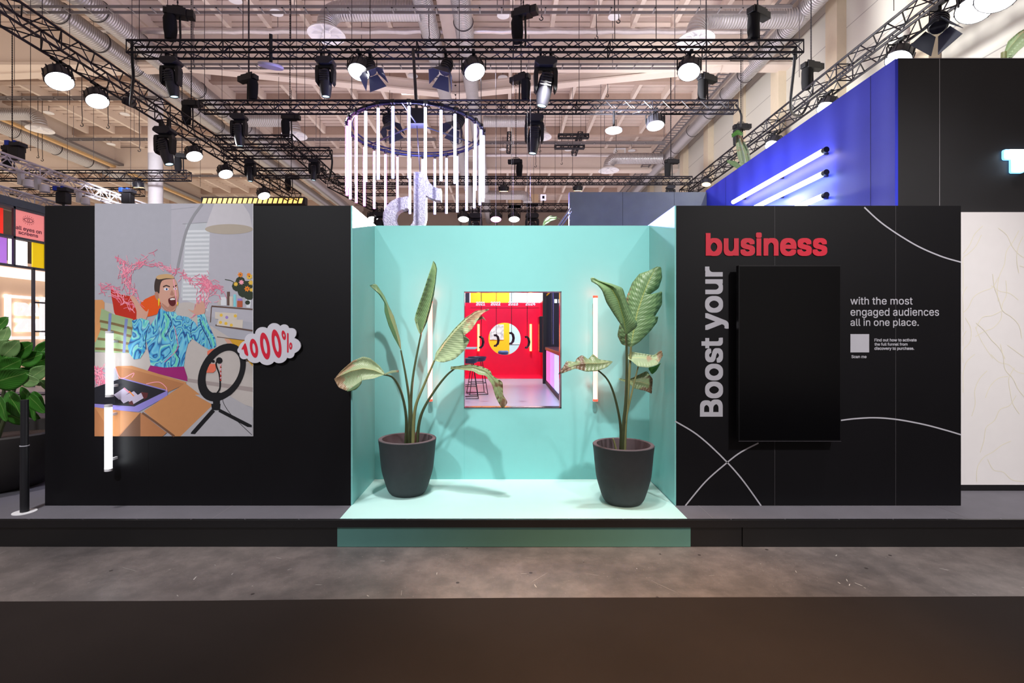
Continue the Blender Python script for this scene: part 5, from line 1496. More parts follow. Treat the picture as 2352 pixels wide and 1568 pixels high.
leaf([(222, 770), (205, 800), (170, 822), (140, 828)], [(222, 770), (192, 790), (160, 812), (140, 828)], [(222, 745), (222, 785), (190, 820), (140, 830)], cL, (4.0, 3.98), 0.0, 0.02, M_leaf, t, org, n=16, bulge=0, rip=0, name='curled_leaf_edge')
leaf([(350, 735), (390, 722), (432, 714)], [(350, 730), (390, 712), (432, 710)], [(350, 738), (395, 725), (430, 722)], cL, (4.16, 4.18), 0, 0, M_leafp, t, org, n=12, bulge=0, rip=0, name='leaf_tail')
leaf([(722, 704), (780, 694), (850, 692), (915, 712), (965, 760), (1000, 830), (1022, 922)], [(725, 690), (770, 686), (830, 675), (900, 690), (948, 712), (955, 740), (1016, 775), (1018, 850), (1046, 892), (1022, 922)], [(722, 706), (765, 705), (850, 716), (880, 736), (920, 740), (955, 790), (972, 850), (990, 890), (1012, 925)],
     cL, (4.36, 4.24), 0.05, -0.05, M_leafb, t, org, bulge=0.02, rip=0.008)
MB().lathe([(0.0, 0.0), (0.02, 0.01), (0.014, 0.02), (0, 0.024)], 10, c=(-0.03, -0.16, 0.40)).build('pebble', mat('tan_pebble', (214, 170, 120), 0.6), t, smooth=True)

cR = lambda x, y: (1240 + x / 2.45, 560 + y / 2.45)
t, org = pot_at(sx_(1431.5, 4.245), 4.245, 'potted_plant', 'broad-leaved strelitzia in a charcoal pot, right one in the teal niche')
stalk([(474, 1160), (480, 1020), (492, 880), (504, 720), (513, 578)], cR, (4.26, 4.34), (0.018, 0.009), M_stemp, t, org)
stalk([(462, 1160), (470, 1020), (484, 880), (489, 700), (487, 508)], cR, (4.23, 4.16), (0.017, 0.009), M_stem, t, org)
stalk([(455, 1160), (455, 1040), (438, 930), (408, 820), (370, 750), (300, 690)], cR, (4.22, 4.02), (0.013, 0.006), M_stem, t, org)
stalk([(480, 1000), (498, 920), (524, 810), (553, 690)], cR, (4.27, 4.33), (0.010, 0.006), M_stemp, t, org)
stalk([(480, 990), (495, 900), (505, 790)], cR, (4.28, 4.4), (0.008, 0.005), M_stemp, t, org)
stalk([(430, 1165), (420, 1120), (412, 1095)], cR, (4.2, 4.2), (0.009, 0.006), M_stemp, t, org, 'cut_stalk')
leaf([(513, 580), (530, 470), (548, 380), (582, 285), (620, 195), (655, 128)], [(513, 580), (460, 565), (436, 515), (448, 455), (490, 400), (487, 300), (520, 218), (560, 168), (620, 148), (655, 128)],
     [(513, 580), (560, 552), (620, 492), (660, 440), (667, 404), (640, 420), (687, 340), (688, 266), (600, 296), (668, 250), (688, 190), (682, 128), (655, 128)], cR, (4.34, 4.40), 0.05, 0.05, M_leaf, t, org, n=90, bulge=-0.03, rip=0.006, nv=20)
leaf([(487, 510), (470, 420), (440, 315), (400, 245), (345, 218), (285, 193)], [(487, 510), (455, 455), (418, 400), (374, 330), (350, 262), (325, 232), (290, 212)], [(490, 510), (545, 470), (550, 445), (518, 398), (490, 322), (466, 246), (400, 222), (340, 208), (300, 187)],
     cR, (4.16, 4.10), -0.05, 0.02, M_leaf, t, org, bulge=-0.03, rip=0.004, nv=18)
leaf([(408, 662), (340, 672), (270, 672), (200, 680), (150, 700), (105, 732)], [(408, 660), (335, 650), (298, 618), (270, 650), (262, 640), (236, 624), (205, 645), (200, 664), (150, 658), (105, 732)], [(410, 664), (375, 695), (320, 715), (262, 718), (200, 700), (130, 726), (105, 733)],
     cR, (4.02, 3.98), 0.06, -0.03, M_leafb, t, org, n=60, bulge=0.01)
leaf([(485, 642), (530, 640), (580, 640), (640, 650), (690, 620)], [(485, 640), (512, 605), (570, 615), (640, 626), (684, 597), (692, 620)], [(487, 645), (512, 655), (550, 690), (610, 696), (662, 680), (692, 628)], cR, (4.33, 4.36), 0.02, -0.05, M_leafp, t, org, bulge=0.01)
leaf([(445, 760), (505, 775), (560, 775), (610, 790), (628, 840)], [(445, 756), (498, 765), (558, 735), (602, 714), (636, 760), (630, 838)], [(447, 764), (505, 785), (530, 812), (590, 825), (628, 842)], cR, (4.4, 4.45), 0.03, -0.03, M_leafb, t, org, bulge=0.01)
leaf([(612, 700), (640, 700), (662, 690), (678, 672)], [(612, 695), (640, 690), (662, 680), (678, 670)], [(612, 705), (630, 735), (655, 715), (678, 674)], cR, (4.42, 4.44), 0.0, 0.02, M_fig, t, org, n=14, bulge=0, rip=0)

# banana leaves that peep over walls
cI = lambda x, y: (x, y)
t = tag(empty('banana_plant', at(1702, 390, 9.3)), 'pale banana leaf rising behind the blue wall', 'plant'); org = t.location
leaf([(1716, 392), (1712, 360), (1704, 330), (1694, 303)], [(1705, 390), (1694, 360), (1690, 330), (1692, 303)], [(1717, 392), (1725, 370), (1720, 345), (1708, 322), (1698, 304)], cI, (9.3, 9.3), 0.05, -0.05, M_leafp, t, org, bulge=0.03)
leaf([(1702, 386), (1690, 378), (1670, 370)], [(1702, 380), (1690, 370), (1670, 367)], [(1700, 390), (1686, 383), (1669, 372)], cI, (9.2, 9.1), 0.03, -0.03, M_leaf, t, org, n=16, bulge=0.01)
leaf([(1706, 308), (1694, 302), (1681, 312)], [(1706, 304), (1694, 297), (1680, 308)], [(1706, 312), (1694, 309), (1681, 316)], cI, (9.2, 9.1), 0.03, -0.03, M_fig, t, org, n=12, bulge=0.0)
stalk([(1724, 935), (1722, 480), (1718, 430), (1716, 392)], cI, (9.3, 9.3), (0.04, 0.02), M_stemp, t, org)
t = tag(empty('banana_plant', at(2330, 136, 6.2)), 'big green banana leaf above the tall black wall at the right edge', 'plant'); org = t.location
leaf([(2300, 140), (2320, 108), (2345, 78), (2385, 50)], [(2300, 140), (2315, 95), (2338, 75), (2385, 48)], [(2318, 140), (2338, 118), (2362, 98), (2386, 54)], cI, (6.2, 6.1), 0.05, -0.08, M_leafp, t, org, bulge=0.03)
stalk([(2302, 1026), (2305, 190), (2306, 160), (2306, 138)], cI, (6.2, 6.2), (0.04, 0.012), M_stemp, t, org)
t = tag(empty('banana_plant', at(1290, 520, 9.6)), 'small green leaf peeping over the teal wall by the handrail', 'plant'); org = t.location
leaf([(1278, 500), (1265, 500), (1252, 508), (1246, 520)], [(1280, 497), (1264, 495), (1250, 503), (1246, 518)], [(1279, 503), (1266, 508), (1256, 514), (1249, 520)], cI, (9.6, 9.5), 0.03, -0.03, M_leaf, t, org, n=18, bulge=0.01)
stalk([(1302, 809), (1300, 600), (1290, 515), (1278, 500)], cI, (9.6, 9.6), (0.01, 0.006), M_stem, t, org)

# fiddle leaf fig at the left edge
org = Vector((-4.78, 4.72, PZ))
t = tag(empty('potted_fig', org), 'glossy fiddle leaf fig in a wide black pot at the left edge', 'potted plant')
ks = 1.0
MB().lathe([(0, 0), (0.36, 0.0), (0.40, 0.02), (0.50, 0.12), (0.58, 0.27), (0.625, 0.42), (0.635, 0.515), (0.62, 0.53), (0.60, 0.52), (0.58, 0.40), (0.0, 0.39)], 56).build('pot', mat('black_bowl_pot', (44, 40, 40), 0.7, var=0.15), t, smooth=True)
MB().lathe([(0.585, 0.41), (0.3, 0.43), (0, 0.44)], 32).build('soil', M_soil, t, smooth=True)
for dx, dz in ((-0.1, 0.9), (0.12, 0.75), (0.25, 0.7)):
    MB().tube([(0, 0, 0.4), (dx * 0.5, 0, 0.4 + dz * 0.5), (dx, -0.02, 0.4 + dz)], [0.02, 0.016, 0.01], 8).build('stem', M_stem, t, smooth=True)
random.seed(21)
def fig_leaf(px, py, Y, L, ang, pitch, m, roll=0.0):
    """obovate leaf about L long; its base sits at (px, py)"""
    W = L * 0.36
    n, k = 14, 4
    vs = []; uv = []
    R = Euler((roll, 0, 0)).to_matrix()
    base = at(px, py, Y)
    ux = Vector((cos(ang), -sin(pitch) * 0.8, sin(ang))).normalized()
    side = Vector((-sin(ang), -0.35 - roll, cos(ang))).normalized()
    nrm = ux.cross(side).normalized()
    for i in range(n):
        s = i / (n - 1)
        w = W * (0.14 + 0.86 * sin(pi * min(1, s ** 0.75)) ** 0.8) * (1 if s < 0.97 else 0.55) * (0.75 + 0.4 * s)
        for c in range(-k, k + 1):
            q_ = c / k
            p = base + ux * (L * s) + side * (w * q_) + nrm * (0.05 * L * (q_ * q_) - 0.22 * L * s * s + 0.02 * L * sin(9 * s + 2 * q_))
            vs.append(p); uv.append((0.5 + q_ / 2, s * 0.35))
    cols = 2 * k + 1
    fs = [(i * cols + c, i * cols + c + 1, (i + 1) * cols + c + 1, (i + 1) * cols + c) for i in range(n - 1) for c in range(cols - 1)]
    o = MB().add(vs, fs).build('leaf', m, t, org, smooth=True)
    u = o.data.uv_layers.new(name='UVMap'); fl_ = []
    for lp in o.data.loops: fl_ += uv[lp.vertex_index]
    u.data.foreach_set('uv', fl_)
    sd = o.modifiers.new('thickness', 'SOLIDIFY'); sd.thickness = 0.002
for px, py, Y, L, ang, pitch, m in [(5, 770, 4.6, 0.2, 1.2, 0.2, M_figl), (8, 800, 4.55, 0.26, 0.65, 0.3, M_figl), (0, 830, 4.5, 0.3, 0.3, 0.4, M_fig), (30, 800, 4.6, 0.28, 0.5, 0.3, M_fig), (45, 815, 4.65, 0.28, 0.35, 0.2, M_fig),
        (-20, 860, 4.4, 0.42, 0.18, 0.2, M_fig), (60, 840, 4.5, 0.24, -0.6, 0.3, M_figl), (70, 850, 4.6, 0.24, 0.5, 0.3, M_figl), (50, 870, 4.6, 0.3, -1.0, 0.2, M_fig), (65, 885, 4.55, 0.28, -0.95, 0.1, M_fig), (20, 880, 4.6, 0.34, -1.1, 0.2, M_fig),
        (0, 890, 4.5, 0.3, -1.3, 0.3, M_fig), (40, 895, 4.7, 0.34, -0.9, 0.1, M_fig), (78, 880, 4.7, 0.26, -1.2, 0.1, M_fig), (85, 800, 4.75, 0.24, 0.8, 0.0, M_fig), (70, 820, 4.75, 0.3, 0.4, 0.0, M_fig), (-30, 800, 4.6, 0.32, 0.5, 0.2, M_figl), (-40, 840, 4.55, 0.4, 0.6, 0.2, M_fig),
        (20, 850, 4.75, 0.34, 0.2, 0.0, M_fig), (-30, 900, 4.65, 0.36, -0.5, 0.2, M_fig), (90, 860, 4.8, 0.26, -0.3, 0.1, M_figl), (10, 925, 4.7, 0.3, -0.6, 0.1, M_fig), (-10, 740, 4.6, 0.2, 0.8, 0.2, M_fig), (45, 850, 4.45, 0.25, -0.2, 0.4, M_figl), (75, 905, 4.65, 0.22, -1.5, 0.2, M_fig)]:
    fig_leaf(px, py + 18, Y, L * 0.8, ang, pitch, m, random.uniform(-0.3, 0.4))

# ------------------------------------------------------------------ poster on the left wall
PC = [('wallgrey', (168, 168, 178)), ('wallpale', (178, 176, 186)), ('shutter', (190, 194, 200)), ('slat', (214, 217, 222)), ('lampshade', (200, 196, 202)), ('lampunder', (176, 164, 150)), ('lamparm', (146, 146, 152)), ('sofa', (188, 180, 176)), ('sofashade', (160, 148, 146)),
      ('tan', (206, 144, 92)), ('plaid', (150, 172, 128)), ('plaidblue', (120, 132, 178)), ('plaidbrown', (120, 100, 66)), ('redpillow', (184, 44, 28)), ('orangepillow', (222, 84, 24)), ('skin', (204, 156, 138)), ('skindark', (176, 126, 108)), ('hairdark', (62, 48, 44)), ('hairblond', (196, 160, 116)),
      ('mouth', (92, 30, 34)), ('teeth', (224, 216, 212)), ('eye', (220, 220, 226)), ('shirt', (70, 156, 200)), ('shirtdark', (28, 62, 120)), ('shirtlight', (130, 204, 214)), ('shirtgreen', (110, 204, 178)), ('skirt', (150, 34, 110)), ('card', (176, 118, 78)), ('cardlight', (192, 134, 88)), ('carddark', (112, 78, 58)),
      ('boxinner', (34, 34, 42)), ('lilac', (138, 128, 200)), ('bottle', (188, 178, 200)), ('maroon', (90, 40, 44)), ('pink', (226, 118, 146)), ('pinklight', (240, 160, 178)), ('ringblack', (24, 24, 28)), ('phone', (222, 112, 88)), ('brownrail', (96, 74, 66)), ('giftbox', (206, 196, 184)), ('violet', (152, 128, 196)),
      ('leafdark', (44, 54, 40)), ('flowerorange', (232, 132, 30)), ('floweryellow', (226, 184, 70)), ('mustard', (206, 154, 44)), ('earring', (232, 192, 40)), ('tablegrey', (172, 170, 176)), ('amber', (176, 86, 60))]
PI_ = {n_: i for i, (n_, c) in enumerate(PC)}
pm = MB()
lay = [0]
PYW = ZW
def pq(x, y): return (sx_(200 + x / 2.412), sz_(450 + y / 2.412))
def clipP(P):
    out = []
    for x, y in P: out.append((min(919.5, max(44, x)), min(1330, max(42, y))))
    return out
def L_(): 
    lay[0] += 1; return PYW - 0.0012 - lay[0] * 0.00003
def poly(P, c, sm=0):
    P = clipP(P)
    if sm:
        P = [tuple(p) for p in P]
        Q = P + [P[0]]
        n_ = len(P); out = []
        for i in range(n_):
            p0, p1, p2, p3 = P[i - 1], P[i], P[(i + 1) % n_], P[(i + 2) % n_]
            for k_ in range(sm):
                u = k_ / sm
                out.append(tuple(0.5 * ((2 * b) + (-a + c_) * u + (2 * a - 5 * b + 4 * c_ - d) * u ** 2 + (-a + 3 * b - 3 * c_ + d) * u ** 3) for a, b, c_, d in zip(p0, p1, p2, p3)))
        P = clipP(out)
    y = L_()
    V = [(pq(*p)[0], y, pq(*p)[1]) for p in P]
    pm.add(V, [tuple(range(len(V)))], PI_[c])
def ell(cx_, cy_, rx, ry, c, rot=0.0, n=28):
    poly([(cx_ + rx * cos(a) * cos(rot) - ry * sin(a) * sin(rot), cy_ + rx * cos(a) * sin(rot) + ry * sin(a) * cos(rot)) for a in [2 * pi * i / n for i in range(n)]], c)
def line(P, w, c, sm=6, y=None):
    P = clipP(P)
    strip(pm, [pq(*p) for p in P], w / 2.412 / 276.4 / 2, L_() if y is None else y, 0, PI_[c], sm)
def annulus(cx_, cy_, rx, ry, ix, iy, c, rot=0.0, n=40, dx=0, dy=0):
    y = L_(); V = []
    for (a_, b_, ox, oy) in ((rx, ry, 0, 0), (ix, iy, dx, dy)):
        for i in range(n):
            a = 2 * pi * i / n
            x = cx_ + ox + a_ * cos(a) * cos(rot) - b_ * sin(a) * sin(rot); yy = cy_ + oy + a_ * cos(a) * sin(rot) + b_ * sin(a) * cos(rot)
            p = pq(min(919.5, x), yy); V.append((p[0], y, p[1]))
    pm.add(V, [(i, (i + 1) % n, n + (i + 1) % n, n + i) for i in range(n)], PI_[c])
poly([(44, 42), (919, 42), (919, 1330), (44, 1330)], 'wallgrey')
poly([(464, 42), (919, 42), (919, 700), (464, 640)], 'wallpale')
line([(466, 42), (464, 420)], 3, 'wallgrey', 0)
poly([(548, 150), (682, 146), (672, 640), (520, 560)], 'shutter')
for i in range(17):
    yy = 190 + i * 23.5
    poly([(548 - i * 1.2, yy), (680 - i * 0.8, yy - 2), (680 - i * 0.8, yy + 10), (548 - i * 1.2, yy + 12)], 'slat')
line([(466, 90), (466, 75), (600, 60)], 3, 'wallgrey', 0); line([(530, 155), (680, 145)], 3, 'lamparm', 0)
line([(640, 44), (590, 112), (552, 190), (528, 280), (508, 370), (502, 400)], 15, 'lamparm')
poly([(706, 42), (862, 42), (900, 100), (919, 185), (880, 170), (780, 160), (690, 165), (654, 185), (672, 130)], 'lampshade')
ell(787, 184, 133, 28, 'lampunder')
poly([(44, 575), (86, 575), (98, 590), (95, 700), (60, 800), (44, 810)], 'tan')
poly([(44, 868), (200, 850), (330, 800), (560, 740), (690, 720), (800, 790), (919, 800), (919, 1170), (760, 1120), (560, 1080), (300, 960), (44, 950)], 'sofa', 0)
poly([(100, 590), (160, 600), (160, 690), (100, 660)], 'sofa'); poly([(500, 600), (610, 600), (620, 700), (560, 760), (500, 700)], 'sofa', 3)
poly([(560, 1010), (919, 1060), (919, 1085), (560, 1030)], 'sofashade')
poly([(760, 790), (870, 795), (919, 930), (919, 945), (880, 900), (820, 850)], 'mustard')
poly([(760, 790), (790, 795), (830, 850), (800, 850)], 'skin')
# shelf with jars and flowers
line([(690, 610), (918, 628)], 8, 'brownrail', 0); line([(690, 612), (684, 700)], 5, 'brownrail', 0); line([(712, 715), (918, 746)], 9, 'brownrail', 0); line([(720, 780), (918, 805)], 4, 'brownrail', 0)
poly([(710, 642), (832, 650), (832, 684), (710, 680)], 'giftbox'); poly([(730, 680), (864, 686), (862, 732), (718, 716)], 'giftbox')
for x, y in ((744, 660), (775, 672), (800, 715), (740, 700), (822, 664), (770, 706)): ell(x, y, 9, 9, 'violet' if x % 2 else 'floweryellow', n=8)
for x0, x1, y0, y1, c in ((742, 772, 560, 606, 'slat'), (776, 792, 530, 606, 'brownrail'), (790, 808, 556, 612, 'giftbox'), (812, 826, 545, 612, 'shirtlight'), (832, 862, 580, 616, 'amber'), (834, 860, 568, 580, 'violet'), (724, 742, 575, 604, 'sofa')):
    poly([(x0, y0), (x1, y0), (x1, y1), (x0, y1)], c)
poly([(880, 560), (912, 560), (905, 620), (884, 618)], 'slat')
for x, y, r in ((835, 500, 32), (870, 530, 36), (900, 550, 30), (850, 470, 26), (890, 590, 14), (885, 500, 34)): ell(x, y, r, r * 0.9, 'leafdark', n=10)
line([(765, 462), (800, 470), (830, 490)], 4, 'leafdark')
for x, y, r, c in ((850, 436, 17, 'flowerorange'), (900, 446, 20, 'floweryellow'), (888, 514, 18, 'flowerorange'), (825, 488, 14, 'floweryellow'), (856, 478, 16, 'pinklight'), (908, 480, 16, 'floweryellow'), (911, 520, 12, 'floweryellow'), (896, 436, 12, 'flowerorange')):
    poly([(x + (r if i % 2 else r * 0.6) * cos(2 * pi * i / 14), y + (r if i % 2 else r * 0.6) * sin(2 * pi * i / 14)) for i in range(14)], c)
for x, y in ((888, 514), (850, 436), (900, 446)): ell(x, y, 4, 4, 'brownrail', n=8)
# pillows
poly([(135, 515), (185, 545), (262, 560), (276, 600), (276, 686), (215, 680), (160, 660), (145, 600)], 'redpillow', 3)
poly([(300, 590), (380, 546), (404, 556), (404, 640), (340, 668), (300, 660)], 'orangepillow', 3)
poly([(82, 622), (150, 655), (256, 682), (246, 760), (256, 870), (150, 868), (44, 862), (44, 820), (78, 740), (72, 680)], 'plaid')
for P in ([(72, 692), (150, 708), (255, 735)], [(74, 735), (150, 752), (250, 778)], [(60, 790), (150, 800), (250, 822)], [(46, 845), (150, 850), (250, 862)]): line(P, 14, 'plaidbrown', 0)
for P in ([(130, 650), (125, 740), (110, 860)], [(220, 680), (212, 760), (206, 868)]): line(P, 16, 'plaidblue', 0)
# pink paper arcs behind
random.seed(3)
yk = L_()
def paper(path, n_, spread_, ln, ws=3.0):
    for i in range(n_):
        t_ = random.random() * (len(path) - 1); k_ = int(t_); f_ = t_ - k_
        x = path[k_][0] * (1 - f_) + path[k_ + 1][0] * f_ + random.gauss(0, spread_); y = path[k_][1] * (1 - f_) + path[k_ + 1][1] * f_ + random.gauss(0, spread_)
        dx, dy = path[k_ + 1][0] - path[k_][0], path[k_ + 1][1] - path[k_][1]
        a = math.atan2(dy, dx) + random.gauss(0, 0.6); l = ln * random.uniform(0.4, 1.3); b_ = a + random.uniform(-0.7, 0.7)
        P = [(x - l * cos(a), y - l * sin(a)), (x, y), (x + l * cos(b_), y + l * sin(b_))]
        line(P, ws * random.uniform(0.6, 1.3), random.choice(['pink', 'pink', 'pinklight']), 3, y=yk - random.random() * 0.00005)
lay[0] += 2
# hands and body
poly([(240, 560), (262, 555), (300, 610), (330, 640), (342, 625), (338, 655), (322, 690), (278, 690), (276, 640), (262, 600)], 'skin', 3)
poly([(560, 626), (590, 634), (606, 600), (612, 586), (620, 600), (640, 580), (655, 610), (652, 650), (620, 664), (590, 648)], 'skin', 3)
poly([(250, 690), (300, 676), (345, 690), (350, 720), (390, 660), (402, 622), (440, 640), (492, 642), (500, 660), (560, 670), (600, 700), (615, 730), (612, 660), (652, 652), (668, 700), (712, 790), (718, 830), (690, 856), (640, 830), (585, 790), (560, 820), (545, 880), (538, 945), (430, 950), (355, 940), (345, 880), (330, 800), (322, 860), (295, 900), (262, 905), (235, 870), (228, 830), (250, 770), (255, 730)], 'shirt')
random.seed(8)
def swirl(cx_, cy_, sc_, c, w, n_=7):
    a = random.uniform(0, 6.28); x, y = cx_, cy_; P = [(x, y)]
    for i in range(n_):
        a += random.uniform(-0.9, 0.9); x += sc_ * cos(a) * 0.8; y += sc_ * abs(sin(a)) + 3; P.append((x, y))
    line(P, w, c, 5)
def inside(x, y):
    return (385 < x < 545 and 680 < y < 930) or (345 < x < 400 and 700 < y < 900) or (250 < x < 320 and 720 < y < 880) or (610 < x < 660 and 700 < y < 800)
zones = [(360, 400, 690, 860), (420, 440, 660, 880), (470, 490, 670, 880), (520, 535, 690, 850), (265, 290, 720, 860), (300, 310, 700, 800), (560, 575, 690, 760), (630, 640, 690, 770)]
for k_ in range(0):
    z_ = zones[k_ % len(zones)]
    c = ['shirtdark', 'shirtlight', 'shirtgreen', 'shirtdark', 'shirtlight'][k_ % 5]
    w = {'shirtdark': 5, 'shirtlight': 12, 'shirtgreen': 13}[c]
    x, y = random.uniform(z_[0], z_[1]), random.uniform(z_[2], z_[3])
    a = random.uniform(0.9, 2.2); P = [(x, y)]
    for i in range(4):
        a += random.uniform(-0.8, 0.8); x += 13 * cos(a); y += 13 * abs(sin(a)); P.append((x, min(y, 935)))
    line(P, w, c, 5)
line([(430, 650), (450, 690), (440, 730), (420, 770), (440, 800)], 14, 'shirtgreen'); line([(445, 655), (470, 700), (455, 740), (432, 780)], 5, 'shirtdark')
line([(500, 820), (480, 860), (500, 900), (490, 945)], 14, 'shirtgreen'); line([(512, 830), (495, 870), (515, 905), (505, 945)], 5, 'shirtdark')
line([(640, 690), (660, 730), (690, 780), (705, 830)], 12, 'shirtgreen'); line([(625, 680), (640, 730), (672, 790), (690, 840)], 5, 'shirtdark')
line([(345, 720), (330, 760), (325, 800), (328, 850)], 4, 'shirtdark'); line([(585, 700), (575, 750), (585, 792)], 4, 'shirtdark')
# neck, head, hair
poly([(404, 600), (440, 640), (488, 636), (494, 610), (480, 600)], 'skindark')
poly([(376, 540), (392, 528), (402, 560), (398, 578), (384, 570)], 'skindark', 3)
poly([(398, 500), (410, 462), (440, 452), (478, 452), (498, 478), (506, 520), (510, 550), (504, 590), (492, 622), (476, 640), (450, 636), (424, 612), (404, 580), (398, 540)], 'skin', 3)
poly([(470, 560), (500, 556), (500, 600), (478, 634), (450, 634), (426, 612), (414, 590), (440, 610), (455, 612)], 'skindark', 2)
poly([(374, 505), (378, 470), (392, 446), (430, 436), (470, 444), (486, 458), (440, 462), (416, 472), (406, 500), (402, 540), (390, 530), (378, 530)], 'hairdark', 3)
poly([(384, 452), (400, 438), (438, 432), (470, 438), (484, 456), (440, 456), (400, 462)], 'hairblond', 3)
poly([(422, 500), (440, 492), (462, 500), (460, 506), (440, 499), (424, 507)], 'hairdark'); poly([(478, 500), (498, 492), (500, 498), (480, 508)], 'hairdark')
ell(441, 516, 14, 8, 'eye', n=12); ell(443, 516, 5, 6, 'shirtdark', n=10); ell(490, 514, 10, 7, 'eye', n=12); ell(490, 514, 4, 6, 'shirtdark', n=10)
poly([(472, 520), (484, 545), (474, 552), (462, 546)], 'skindark', 2)
poly([(452, 572), (470, 562), (494, 566), (498, 580), (488, 604), (472, 610), (456, 596)], 'mouth', 3)
poly([(460, 570), (475, 565), (490, 568), (488, 575), (465, 577)], 'teeth')
poly([(394, 566), (406, 570), (402, 604), (397, 612)], 'earring'); poly([(498, 585), (508, 590), (503, 612)], 'earring')
paper([(100, 500), (150, 520), (200, 570), (250, 620)], 70, 16, 22)
paper([(185, 350), (215, 420), (230, 500), (290, 600)], 80, 14, 24)
paper([(190, 440), (250, 400), (320, 370), (400, 380), (470, 410), (540, 440), (600, 480)], 90, 10, 22)
paper([(260, 390), (310, 340), (370, 310)], 10, 5, 24, 2.4)
paper([(600, 480), (660, 480), (690, 520), (740, 520)], 80, 18, 24)
paper([(650, 470), (660, 540), (640, 600), (620, 640)], 60, 18, 28, 3.6)
line([(480, 460), (492, 540), (498, 600)], 5, 'pinklight'); line([(484, 720), (500, 790), (500, 850), (430, 920)], 3, 'pink')
# skirt, box, gift box
poly([(352, 938), (430, 950), (538, 944), (556, 1000), (558, 1026), (520, 1016), (400, 985), (338, 966)], 'skirt')
poly([(160, 945), (250, 945), (550, 1040), (440, 1090), (440, 1150), (190, 1060)], 'card'); poly([(160, 942), (250, 940), (550, 1030), (550, 1042), (240, 956)], 'cardlight')
poly([(44, 1060), (190, 1010), (448, 1078), (266, 1166), (44, 1152)], 'boxinner')
poly([(44, 1150), (266, 1164), (266, 1194), (44, 1176)], 'lilac'); poly([(266, 1164), (448, 1076), (448, 1106), (290, 1194), (266, 1194)], 'lilac')
line([(190, 1008), (448, 1078)], 6, 'lilac', 0)
line([(44, 1148), (266, 1163)], 4, 'boxinner', 0)
for P, c in (([(150, 1100), (210, 1060), (240, 1085), (180, 1128)], 'bottle'), ([(180, 1120), (262, 1080), (288, 1106), (205, 1148)], 'bottle'), ([(232, 1135), (308, 1085), (330, 1110), (252, 1156)], 'bottle'), ([(300, 1085), (340, 1090), (335, 1116), (318, 1125)], 'maroon'), ([(252, 1132), (262, 1158), (236, 1154), (232, 1142)], 'maroon')):
    poly(P, c)
line([(235, 1080), (262, 1108)], 6, 'flowerorange', 0); line([(206, 1062), (236, 1090)], 5, 'pink', 0)
poly([(44, 1170), (300, 1200), (180, 1330), (44, 1330)], 'card'); poly([(44, 1168), (200, 1190), (298, 1200), (170, 1330), (150, 1330)], 'cardlight')
poly([(298, 1198), (180, 1330), (420, 1330)], 'carddark'); poly([(298, 1198), (298, 1330), (420, 1330), (444, 1310)], 'card')
poly([(316, 1192), (546, 1036), (700, 1156), (520, 1330), (486, 1330)], 'cardlight'); line([(308, 1200), (380, 1250), (486, 1330)], 12, 'carddark', 0)
poly([(600, 1100), (780, 1100), (919, 1180), (919, 1330), (520, 1330), (700, 1156)], 'tablegrey')
paper([(60, 960), (80, 1020), (100, 1090)], 90, 16, 26, 3.6)
line([(160, 950), (190, 1010), (260, 980), (250, 1005)], 4, 'pinklight'); line([(330, 1040), (400, 1030), (440, 1060), (440, 1080)], 4, 'pinklight')
# ring light on its tripod
poly([(668, 860), (690, 846), (720, 846), (720, 870), (668, 880)], 'phone'); poly([(644, 940), (660, 928), (716, 930), (714, 966), (700, 978), (644, 978)], 'phone')
annulus(748, 977, 172, 118, 128, 84, 'ringblack', -1.06, dx=6, dy=-3)
line([(736, 900), (716, 930), (735, 990), (738, 1060), (722, 1090)], 8, 'ringblack'); ell(734, 910, 18, 18, 'ringblack', n=10); ell(700, 915, 10, 8, 'ringblack', n=8)
for k_ in range(8): ell(742, 935 + k_ * 12, 4, 5, 'redpillow' if k_ % 2 else 'pinklight', n=8)
poly([(700, 1088), (740, 1088), (738, 1160), (700, 1165)], 'ringblack'); poly([(690, 1150), (742, 1150), (738, 1186), (694, 1186)], 'ringblack')
poly([(692, 1180), (712, 1192), (600, 1318), (576, 1316), (580, 1306)], 'ringblack'); poly([(735, 1176), (915, 1268), (914, 1280), (890, 1278), (730, 1194)], 'ringblack')
line([(752, 1110), (760, 1150), (800, 1210), (860, 1270), (915, 1322)], 3, 'ringblack')
PM = [mat('print_' + n_, c, 0.42, var=0.03, scale=20, spec=0.35) for n_, c in PC]
